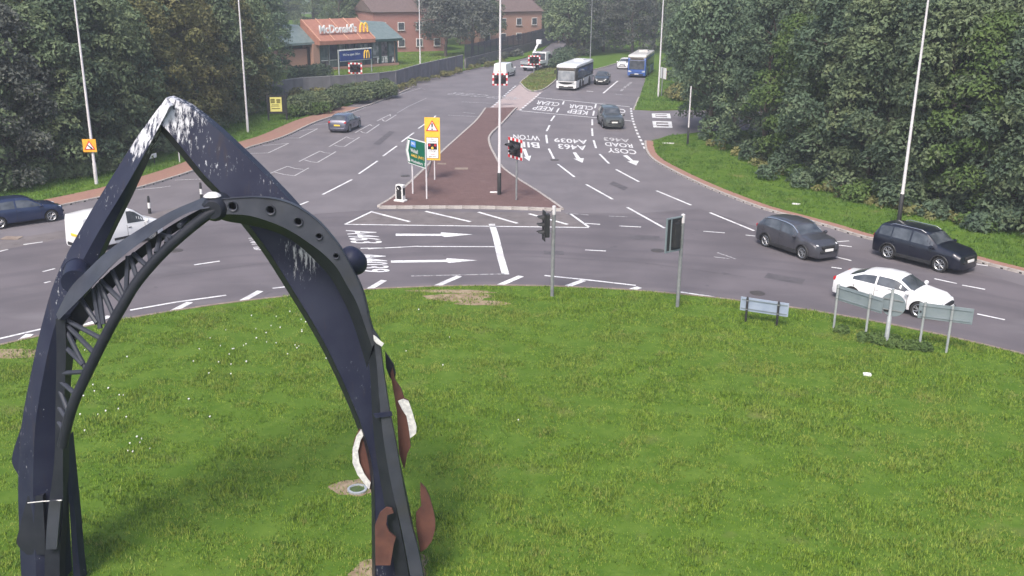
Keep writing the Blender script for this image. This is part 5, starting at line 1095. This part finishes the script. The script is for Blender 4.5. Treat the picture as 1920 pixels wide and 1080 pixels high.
bblue = mat("billboard_blue", (0.012, 0.03, 0.16), (0.02, 0.05, 0.24), 1, .4)
MB().box((Ld / 2, -.14, 2.42), (Ld - .3, .1, 1.3)).build("blue_panel", bblue, t); MB().box((Ld / 2, -.16, 3.14), (Ld - .2, .16, .14)).build("white_top_strip", white_s, t); MB().box((Ld / 2, -.16, 1.72), (Ld - .3, .14, .08)).build("bottom_rail", galv, t)
bl_ = text_obj("billboard_lettering", "We're open 24hrs", white_s, t, Matrix.Translation((Ld * .36, -.2, 2.5)) @ Matrix.Rotation(R(90), 4, 'X'), Ld * .52, .42, .012); bl_['kind'] = 'stuff'
arches("logo_arches", gold_s, t, (Ld * .82, 2.38), .95, 1.0, .085, -.22)

def brick_house(label, px, L_, dep, h, yaw, m, roofh=2.0, nwin=4, bluewin=False, z=.1, Y=None):
    p = G(*px, z); t = thing("brick_building", label, "building", p, yaw)
    MB().box((0, dep / 2, h / 2), (L_, dep, h)).build("wall", m, t)
    MB().prism([(-.4, h + .003), (dep + .4, h + .003), (dep / 2, h + roofh)], -L_ / 2 - .3, L_ / 2 + .3, YZ()).build("roof", roof_g if bluewin else mat("roof_tiles", (.1, .07, .065), (.14, .1, .09), 3, .8), t)
    for fl in range(max(1, int(h // 2.8))):
        for k in range(nwin):
            x = -L_ / 2 + (k + .5) * L_ / nwin; w = MB().box((x, -.03, 1.5 + fl * 2.7), (1.2, .1, 1.3)).build("window", white_p, t); MB().box((x, -.085, 1.5 + fl * 2.7), (1.02, .04, 1.12)).build("pane", mat("pane_blue", (.02, .06, .25), rough=.15) if bluewin else glass_m, w)
            MB().box((x, -.1, .8 + fl * 2.7), (1.4, .2, .08)).build("sill", kerb_m, w)
    return t
brick_house("red brick building with blue windows behind the restaurant", (770, 97), 13, 9, 6.5, R(28), brick_dark, nwin=4)
brick_house("orange brick house beyond the dark railing fence", (958, 84), 14, 8, 6.0, R(34), brick_wall, nwin=4)
brick_house("orange brick house at the far end of the railing fence", (1012, 72), 12, 8, 6.2, R(24), brick_wall, nwin=3)

# grey panel wall and railing fence on the left
wall_m = mat("grey_panel", (0.13, 0.125, 0.14), (0.165, 0.16, 0.175), 1.2, .8, bump=.2); wall_cap = mat("wall_coping", (.25, .245, .25), rough=.8)
overlay(wall_m, (.09, .085, .09), 1.0, .5, .7, .6, vec_scale=(1, 1, .2), seed=4)
wl = resample([G(*p, .1) for p in [(500, 192), (560, 181), (640, 176), (735, 168), (790, 150), (868, 130)]], 3.0)
t = thing("panel_wall", "long grey panel wall between the road and the restaurant lawn", "wall", (0, 0, 0))
for i, (a, b) in enumerate(zip(wl, wl[1:])):
    d = b - a; mid = (a + b) / 2; an = math.atan2(d.y, d.x)
    MB().box((mid.x, mid.y, 1.07), (d.length - .1, .1, 1.95), an).build("panel", wall_m, t); MB().box((a.x, a.y, 1.1), (.16, .2, 2.06), an).build("post", wall_m, t); MB().box((mid.x, mid.y, 2.08), (d.length - .17, .16, .07), an).build("coping", wall_cap, t)
fl_ = resample([G(*p, .1) for p in [(872, 128), (935, 111), (985, 98), (1022, 86), (1040, 74)]], 3.0)
stone = mat("dark_retaining_wall", (.1, .095, .1), (.15, .14, .145), 2, .9, bump=.3); rail_m = mat("fence_blue_black", (.03, .033, .05), rough=.5)
t = thing("railing_fence", "dark vertical-bar railing fence on a low retaining wall rising to the right", "fence", (0, 0, 0))
pm = MB()
for i, (a, b) in enumerate(zip(fl_, fl_[1:])):
    d = b - a; mid = (a + b) / 2; an = math.atan2(d.y, d.x)
    MB().box((mid.x, mid.y, .75), (d.length + .02, .3, 1.4), an).build("retaining_wall", stone, t); MB().box((a.x, a.y, 2.4), (.1, .1, 1.9), an).build("post", rail_m, t)
    for zz in (1.65, 3.0): MB().box((mid.x, mid.y, zz), (d.length - .12, .05, .07), an).build("rail", rail_m, t)
    for k in range(16):
        q = a.lerp(b, (k + .5) / 16); pm.box((q.x, q.y + .03, 2.4), (.09, .02, 1.85), an)
o = pm.build("pales", rail_m, t); o["kind"] = "stuff"

# ------------------------------------------------------------------ TREES
def leaf_cloud(centres, radii, n_per, size, seed, flat=.75):
    r = np.random.default_rng(seed); V = []
    for c, rad, n in zip(centres, radii, n_per):
        u = r.normal(size=(n, 3)); u /= np.linalg.norm(u, axis=1)[:, None]; u[:, 2] = np.where(u[:, 2] < -.35, -u[:, 2], u[:, 2])
        k = rad * (0.62 + .38 * r.random(n) ** .6) * (1 + .18 * np.sin(u[:, 0] * 5 + c[1]) * np.cos(u[:, 1] * 4 + c[0]))
        p = np.array(c) + u * k[:, None] * np.array([1, 1, flat])
        nr = u * .8 + r.normal(size=(n, 3)) * .55 + np.array([0, 0, .35]); nr /= np.linalg.norm(nr, axis=1)[:, None]
        tg = np.cross(nr, r.normal(size=(n, 3))); tg /= np.linalg.norm(tg, axis=1)[:, None]; bt = np.cross(nr, tg)
        s = size * (.6 + .8 * r.random(n))[:, None]
        V.append(np.stack([p - tg * s, p + bt * s * .55 + nr * s * .12, p + tg * s * 1.0 - nr * s * .18, p - bt * s * .55 + nr * s * .12], 1))
    V = np.concatenate(V).reshape(-1, 3); F = np.arange(len(V)).reshape(-1, 4)
    return V, F
def mesh_np(name, V, F, m):
    me = bpy.data.meshes.new(name); me.from_pydata(V.tolist(), [], F.tolist()); me.materials.append(m); return me
def tree_meshes(seed, H_, rad, m, low=.12, leaves=8000, size=.2, nc=46):
    r = random.Random(seed); C = []; RD = []; tb = MB()
    pts = [Vector((0, 0, -.1))]; k = 6
    for i in range(1, k + 1): pts.append(Vector((r.uniform(-.2, .2) * i * .4, r.uniform(-.2, .2) * i * .4, H_ * .85 * i / k)))
    tb.path(pts, [.24 - .19 * i / k for i in range(k + 1)], 9)
    for i in range(nc):
        f = (i + .5) / nc; z = H_ * (low + (1 - low) * f ** .9); pr_ = math.sin(math.pi * min(.97, (.16 + .84 * f) ** .75)) ** .6
        a = i * 2.4 + r.uniform(-.4, .4); q = rad * pr_ * (.45 + .55 * r.random() ** .5)
        c = Vector((q * math.cos(a), q * math.sin(a), min(z, H_ - .6))); C.append(tuple(c)); RD.append(r.uniform(.75, 1.35) * rad / 2.9)
        if i % 2 == 0:
            s = max(0.4, c.z - .35 * q); base = pts[0].lerp(pts[-1], min(1, s / (H_ * .85))); tb.path([base, base.lerp(c, .5) + Vector((0, 0, .15)), c], [.07, .045, .02], 5)
    tot = sum(x * x for x in RD); V, F = leaf_cloud(C, RD, [max(10, int(leaves * x * x / tot)) for x in RD], size, seed)
    o = tb.build("trunk", trunk_m, None, 50); tm = o.data; bpy.data.objects.remove(o)
    return tm, mesh_np("crown", V, F, m)
TV = {}
for key, m in (("dark", leafA), ("mid", leafB), ("olive", leafC), ("bright", leafE), ("grey", leafD)):
    TV[key] = [tree_meshes(10 + i + hash_ * 7, 12.0, 3.3, m, .05, 13000, .14) for i, hash_ in ((0, ord(key[0])), (1, ord(key[1])))]
TVL = [tree_meshes(77, 8.0, 3.2, leafD, .3, 6000, .17), tree_meshes(78, 8.0, 3.0, leafB, .3, 6000, .17), tree_meshes(79, 8.0, 3.0, leafA, .36, 9000, .13)]
def tree(label, x, y, key, h, w=None, group="trees", v=None, z=.05):
    tm, cm = (TV[key][v if v is not None else random.randrange(2)] if isinstance(key, str) else key); base = 12.0 if isinstance(key, str) else 8.0
    t = thing("tree", label, "tree", (x, y, z), random.uniform(0, 6.28), group); s = h / base; w = w or s
    share("trunk", tm, t, (0, 0, 0), (0, 0, 0), (w, w, s)); share("crown", cm, t, (0, 0, 0), (0, 0, 0), (w, w, s))
    return t
ORD = ["first", "second", "third", "fourth", "fifth", "sixth", "seventh", "eighth", "ninth", "tenth", "eleventh", "twelfth", "thirteenth", "fourteenth", "fifteenth"]
left_front = [(-120, 385, 'dark'), (-40, 372, 'mid'), (40, 358, 'grey'), (110, 343, 'mid'), (165, 333, 'dark'), (220, 321, 'mid'), (268, 302, 'mid'), (312, 286, 'olive'), (356, 266, 'olive'), (398, 246, 'olive'), (430, 230, 'mid'), (462, 218, 'olive'), (492, 208, 'mid')]
desc = {'dark': 'dark green', 'mid': 'mid green', 'olive': 'yellowing olive', 'bright': 'bright green', 'grey': 'grey-green'}
kvec = Vector((-.83, .55, 0))
for i, (x, y, k) in enumerate(left_front):
    p = G(x, y, .1) + Vector((-1.7, 1.7, 0)); tree("%s tree in the left belt, %s along the verge from the left" % (desc[k], ORD[i]), p.x, p.y, k, random.uniform(10.5, 12.5), group="front row of the left tree belt", v=i % 2)
    for row, dd in ((1, 4.8), (2, 10.0), (3, 16.0)):
        q = p + Vector((-.80, .60, 0)) * dd + Vector((random.uniform(-1, 1), random.uniform(-1, 1), 0))
        if row == 3 and i % 2: continue
        if q.y > 112: continue
        tree("tall tree further back in the left tree belt", q.x, q.y, random.choice(['dark', 'mid', 'olive']), random.uniform(13, 15.5), group="trees deep in the left belt")
p = G(527, 172, .1); tree("round dark tree overhanging the left end of the restaurant", p.x - 3.0, p.y + 6, 'dark', 11.5, 1.0, "garden trees by the restaurant", 0)
tree("dark tree filling the gap left of the restaurant wing", p.x - 8.0, p.y + 9, 'mid', 13, 1.0, "garden trees by the restaurant", 1); tree("dark tree beside the far end of the restaurant wing", p.x - 7.5, p.y + 22, 'dark', 13, 1.05, "garden trees by the restaurant", 0)
right_front = [(1292, 240, 'dark'), (1340, 262, 'dark'), (1392, 292, 'dark'), (1452, 320, 'bright'), (1512, 343, 'dark'), (1580, 364, 'mid'), (1650, 381, 'dark'), (1720, 395, 'mid'), (1790, 411, 'bright'), (1860, 428, 'dark'), (1935, 444, 'mid'), (2030, 470, 'dark'), (2130, 500, 'mid')]
for i, (x, y, k) in enumerate(right_front):
    p = G(x, y, .1) + Vector((1.9, 1.5, 0)); tree("%s tree in the right belt, %s along the verge from the side road" % (desc[k], ORD[i]), p.x, p.y, k, random.uniform(10.5, 12.5), group="front row of the right tree belt", v=i % 2)
    for row, dd in ((1, 4.8), (2, 10.0), (3, 16.0)):
        q = p + Vector((.78, .62, 0)) * dd + Vector((random.uniform(-1, 1), random.uniform(-1, 1), 0))
        if row == 3 and i % 2: continue
        if q.y < 86: tree("tall tree further back in the right tree belt", q.x, q.y, random.choice(['dark', 'mid', 'dark']), random.uniform(13, 15.5), group="trees deep in the right belt")
p = G(1322, 258, .1); tree('dark tree overhanging the thin pole at the mouth of the side road', p.x + .4, p.y + .5, TVL[2], 11.5, 1.15, 'front row of the right tree belt')
# beyond the side road
for i, (x, y, k, h, lab) in enumerate([(19.5, 103, 'mid', 6.5, "small light tree on the far verge beside the chequered signal"), (26, 108, 'dark', 12.5, "large dark tree at the corner of the side road"), (31, 99, 'dark', 13, "dark tree on the far side of the side road"), (37, 103, 'mid', 13.5, "green tree set back along the side road"), (21.2, 118, 'dark', 13.5, "dark tree beside the far lamp column"), (23.2, 132, 'mid', 14, "tree on the far verge level with the blue bus"), (25.5, 146, 'dark', 14, "tree on the far verge behind the blue bus"), (31, 158, 'mid', 15, "last tree on the far right verge"), (44, 115, 'dark', 14, "tree behind the side road, furthest right"), (33, 128, 'dark', 14.5, "tree behind the far verge, set well back"), (11.5, 168, 'grey', 13, "grey-green tree on the bank behind the dark car"), (15.5, 176, 'mid', 14, "tree on the bank above the dark car"), (20, 172, 'grey', 14, "grey-green tree on the bank behind the blue bus"), (25, 182, 'mid', 14, "tree at the back of the bank behind the blue bus")]):
    tree(lab, x, y, k, h, group="trees beyond the side road", v=i % 2)
# middle distance on the left: garden trees by the wall, reserve trees
for px, py, key, h, lab in [(836, 106, 0, 9.0, "small grey-green tree by the restaurant lawn"), (886, 100, 0, 9.5, "grey-green tree behind the end of the panel wall"), (912, 90, 1, 8.5, "small tree in front of the orange brick house"), (806, 94, 0, 9.0, "grey-green bushy tree next to the red brick building"), (1064, 106, 1, 9.5, "tree on the central reserve behind the white bus"), (1084, 92, 1, 10.5, "second tree on the central reserve behind the white bus"), (1048, 80, 1, 9, "tree at the far end of the railing fence")]:
    p = G(px, py, .1); tree(lab, p.x, p.y, TVL[key], h, group="garden and reserve trees")
for px, py, key, h, lab in [(640, 92, 'mid', 13, "tall tree rising behind the left of the restaurant roof"), (690, 88, 'dark', 13.5, "tall tree rising behind the middle of the restaurant roof"), (742, 84, 'grey', 13, "grey-green tree behind the right of the restaurant roof"), (815, 80, 'grey', 12, "grey-green tree in front of the red brick building's end"), (862, 84, 'mid', 12, "tree between the red brick building and the fence"), (925, 78, 'mid', 11.5, "tree hiding the left end of the orange house"), (1002, 66, 'dark', 12, "tree between the two orange brick houses")]:
    p = G(px, py, .1); tree(lab, p.x, p.y, key, h, .95, "trees around the buildings")
k = 0
for y0, n, h in ((212, 16, 15), (240, 15, 17), (275, 12, 19)):
    for i in range(n):
        x = -75 + i * 170 / n + random.uniform(-3, 3); tree("far tree in the hazy wood closing the road", x, y0 + random.uniform(-6, 6) + abs(x) * .05, random.choice(['dark', 'mid', 'grey']), h + random.uniform(-1, 2), 1.5, "far wood")

# shrubs: ivy bank by the road, clipped bush, weeds
def shrub(label, pts, rads, m, size=.13, n=1500, group=None, seed=1, cat="shrub"):
    c0 = Vector(pts[0]); t = thing("shrub", label, cat, (c0.x, c0.y, .1), 0, group)
    C = [(p[0] - c0.x, p[1] - c0.y, r * .45) for p, r in zip(pts, rads)]; V, F = leaf_cloud(C, rads, [int(n * r * r) for r in rads], size, seed, .8)
    o = bpy.data.objects.new("foliage", mesh_np("foliage", V, F, m)); col.objects.link(o); o.parent = t
    mb = MB(); 
    for c in C[:6]: mb.path([(c[0], c[1], -.05), (c[0] + .1, c[1], c[2])], [.05, .02], 5)
    o2 = mb.build("stems", trunk_m, t); o2["kind"] = "stuff"
    return t
def spread(pxs, n, jit, seed):
    r = random.Random(seed); P = [G(*p, .1) for p in pxs]; out = []
    for _ in range(n):
        i = r.randrange(len(P) - 1); p = P[i].lerp(P[i + 1], r.random()); out.append(p + Vector((r.uniform(-jit, jit), r.uniform(-jit, jit), 0)))
    return out
shrub("low ivy bank between the footway and the panel wall", spread([(556, 214), (600, 204), (640, 196), (690, 186), (722, 178)], 34, .9, 3), [random.uniform(.8, 1.5) for _ in range(34)], leafB, .14, 420, "roadside shrubs", 5)
shrub("bright green shrub beside the notice board", spread([(545, 218), (580, 216), (612, 212)], 14, .7, 4), [random.uniform(.6, 1.1) for _ in range(14)], leafE, .13, 420, "roadside shrubs", 6)
shrub("olive scrub along the foot of the panel wall", spread([(560, 192), (620, 186), (680, 178), (720, 172)], 18, .8, 7), [random.uniform(.6, 1.2) for _ in range(18)], leafC, .14, 380, "roadside shrubs", 8)
shrub("dark clipped bush in front of the restaurant's brick wing", spread([(548, 152), (575, 150), (600, 148)], 8, .6, 9), [random.uniform(1.2, 1.6) for _ in range(8)], leafA, .15, 420, "roadside shrubs", 9)
shrub("dry weeds along the kerb below the panel wall", spread([(742, 172), (790, 154), (850, 138), (900, 128), (950, 117)], 40, .5, 10), [random.uniform(.3, .6) for _ in range(40)], leafC, .1, 600, "roadside shrubs", 10)
shrub("yellowish hedge on the far verge beside the side road", spread([(1262, 178), (1278, 184), (1290, 190)], 12, .9, 12), [random.uniform(1.0, 1.7) for _ in range(12)], leafC, .15, 380, "roadside shrubs", 12)
shrub("dark undergrowth along the foot of the right tree belt", spread([(1330, 262), (1400, 300), (1500, 342), (1600, 370), (1700, 392), (1800, 412), (1920, 440)], 34, 1.6, 13), [random.choice([.35, .5, .8, 1.3]) for _ in range(34)], leafA, .14, 380, "roadside shrubs", 13)
shrub("pale scattered weeds in front of the right tree belt", spread([(1330, 266), (1420, 310), (1500, 346), (1600, 374), (1700, 397), (1800, 417), (1920, 446)], 46, .7, 23), [random.uniform(.2, .5) for _ in range(46)], leafC, .1, 700, "roadside shrubs", 23)
shrub("leggy green saplings along the right tree belt", spread([(1340, 258), (1430, 304), (1540, 352), (1640, 380), (1760, 402), (1900, 434)], 22, 1.2, 24), [random.uniform(.5, 1.0) for _ in range(22)], leafE, .13, 330, "roadside shrubs", 24)
shrub("undergrowth along the foot of the left tree belt", spread([(0, 354), (100, 336), (200, 322), (300, 286), (400, 240), (490, 206)], 60, .7, 14), [random.uniform(.6, 1.1) for _ in range(60)], leafB, .14, 420, "roadside shrubs", 14)
shrub("leafy weeds at the foot of the grey sign backs", spread([(1570, 622), (1630, 640), (1690, 650), (1740, 656)], 26, .28, 15), [random.uniform(.14, .28) for _ in range(26)], leafE, .06, 3500, "lawn weeds", 15)
shrub("dry scrub by the black-footed pole under the right trees", spread([(1556, 352), (1590, 365), (1630, 372)], 8, .4, 16), [random.uniform(.4, .7) for _ in range(8)], dry_m, .1, 500, "roadside shrubs", 16)
shrub("scrub along the retaining wall beyond the white van", spread([(880, 124), (930, 112), (975, 103)], 16, .5, 17), [random.uniform(.6, 1.0) for _ in range(16)], leafD, .14, 380, "roadside shrubs", 17)
shrub("dark shrubs on the central reserve beside the white bus", spread([(1036, 128), (1050, 118), (1066, 106)], 12, .8, 18), [random.uniform(.9, 1.5) for _ in range(12)], leafA, .15, 380, "roadside shrubs", 18)

# ------------------------------------------------------------------ GRASS
def turf(name, poly, dens, hmin, hmax, wid, m, label, seed, ymax=200, z=.1, bounds=None):
    r = np.random.default_rng(seed); P = np.array([(p[0], p[1]) for p in poly]); x0, y0 = P.min(0); x1, y1 = P.max(0)
    if bounds: x0, x1, y0, y1 = max(x0, bounds[0]), min(x1, bounds[1]), max(y0, bounds[2]), min(y1, bounds[3])
    n = int((x1 - x0) * (y1 - y0) * dens); X = r.uniform(x0, x1, n); Y = r.uniform(y0, y1, n)
    k = inside(poly, X, Y) & (np.abs(X) < .56 * Y + 1.5) & (Y < ymax)
    for (c, rx, ry) in bare if name == "lawn_grass" else []:
        C = G(*c); k &= r.random(n) < ((np.sqrt(((X - C.x) / rx) ** 2 + ((Y - C.y) / ry) ** 2) - .35) / .85).clip(.06, 1)
    nz = np.sin(X * 1.3 + np.sin(Y * .9) * 2) * np.cos(Y * 1.7 + np.sin(X * .7) * 2) + .6 * np.sin(X * 3.1 + Y * 2.3) * np.sin(Y * 3.7 - X * 1.9)
    k &= r.random(n) < .62 + .38 * nz
    X, Y, nz = X[k], Y[k], nz[k]; n = len(X); B = 3
    X = np.repeat(X, B) + r.normal(size=n * B) * .03; Y = np.repeat(Y, B) + r.normal(size=n * B) * .03; h = (hmin + (hmax - hmin) * r.random(n * B)) * (1 + .45 * np.repeat(nz, B)).clip(.5, 2)
    a = r.uniform(0, 6.283, n * B); ln = r.uniform(.2, .9, n * B) * h; w = wid * r.uniform(.6, 1.3, n * B)
    V = np.stack([np.stack([X - np.cos(a) * w, Y - np.sin(a) * w, np.full_like(X, z)], 1), np.stack([X + np.cos(a) * w, Y + np.sin(a) * w, np.full_like(X, z)], 1), np.stack([X - np.sin(a) * ln, Y + np.cos(a) * ln, z + h], 1)], 1).reshape(-1, 3)
    me = bpy.data.meshes.new(name); nt = len(V) // 3
    me.vertices.add(len(V)); me.vertices.foreach_set("co", V.ravel()); me.loops.add(len(V)); me.loops.foreach_set("vertex_index", np.arange(len(V)))
    me.polygons.add(nt); me.polygons.foreach_set("loop_start", np.arange(nt) * 3); me.polygons.foreach_set("loop_total", np.full(nt, 3)); me.update(); me.materials.append(m)
    o = bpy.data.objects.new(name, me); col.objects.link(o); tag(o, label, "grass", kind="stuff"); print(name, nt)
    return o
turf("lawn_grass", P2(isl), 200, .035, .10, .012, grass_m, "short mown grass covering the roundabout lawn", 1, bounds=(-24, 24, 17, 42))
turf("lawn_tufts", P2(isl), 60, .05, .11, .014, tuft_d, "darker longer tufts in the roundabout lawn", 21, bounds=(-24, 24, 17, 42)); turf("lawn_pale_tufts", P2(isl), 40, .045, .09, .013, tuft_l, "pale straw-green tufts in the roundabout lawn", 22, bounds=(-24, 24, 17, 42))
turf("left_verge_grass", verge_l_poly, 55, .06, .18, .02, verge_m, "rough grass on the left verge", 2, ymax=112, bounds=(-45, -10, 50, 112))
turf("right_verge_grass", verge_r_poly, 60, .06, .16, .02, verge_m, "rough grass on the right verge", 3, bounds=(8, 36, 40, 84))
turf("far_verge_grass", verge_b_poly, 30, .08, .2, .03, verge_m, "rough grass on the far right verge", 4, ymax=135, bounds=(8, 32, 95, 135))
turf("reserve_grass", P2(med) + P2(med2[:-1]), 40, .08, .2, .03, leafC, "dull grass on the central reserve", 5)
turf("restaurant_grass", [tuple(G(*p)[:2]) for p in [(520, 175), (735, 160), (870, 125), (900, 100), (760, 100), (740, 118), (600, 132), (500, 150)]], 25, .06, .15, .03, grass_m, "mown grass in front of the restaurant", 6)
# white daisies and specks in the lawn
V = []; F = []; rr = random.Random(5)
for _ in range(80):
    cl = rr.choice([(195, 770, 30, 14), (265, 830, 18, 10), (180, 745, 40, 30), (540, 590, 60, 26), (520, 610, 40, 20), (470, 650, 60, 30), (600, 590, 30, 20), (560, 640, 40, 30), (450, 700, 50, 60), (240, 640, 60, 30), (300, 690, 80, 40), (870, 640, 120, 60)])
    p = G(rr.gauss(cl[0], cl[2]), rr.gauss(cl[1], cl[3]), .17)
    if (p - RC).length > RR - 1: continue
    s = rr.uniform(.010, .028); b = len(V); V += [(p.x - s, p.y - s, p.z), (p.x + s, p.y - s * .8, p.z), (p.x + s * .9, p.y + s, p.z + .012), (p.x - s * .8, p.y + s * 1.1, p.z + .012), (p.x, p.y, p.z - .05)]; F += [(b, b + 1, b + 2, b + 3), (b, b + 4, b + 1), (b + 2, b + 4, b + 3)]
mb = MB(); mb.v = V; mb.f = F; mb.m = [0] * len(F); tag(mb.build("daisies", white_p), "scattered small white flowers in the lawn", "flowers", kind="stuff")
# ------------------------------------------------------------------ AIR
hz = bpy.data.materials.new("haze_air"); hz.use_nodes = True; nt = hz.node_tree; nt.nodes.remove(nt.nodes["Principled BSDF"])
pv = nt.nodes.new("ShaderNodeVolumePrincipled"); pv.inputs["Color"].default_value = (.80, .84, .92, 1); pv.inputs["Density"].default_value = 0.001; pv.inputs["Anisotropy"].default_value = 0.2
nt.links.new(pv.outputs[0], nt.nodes["Material Output"].inputs["Volume"])
mb = MB().box((0, 600, 10.5), (2400, 2400, 27)); hzo = mb.build("haze", hz); hzo["kind"] = "stuff"; hzo["label"] = "thin pale haze in the air"
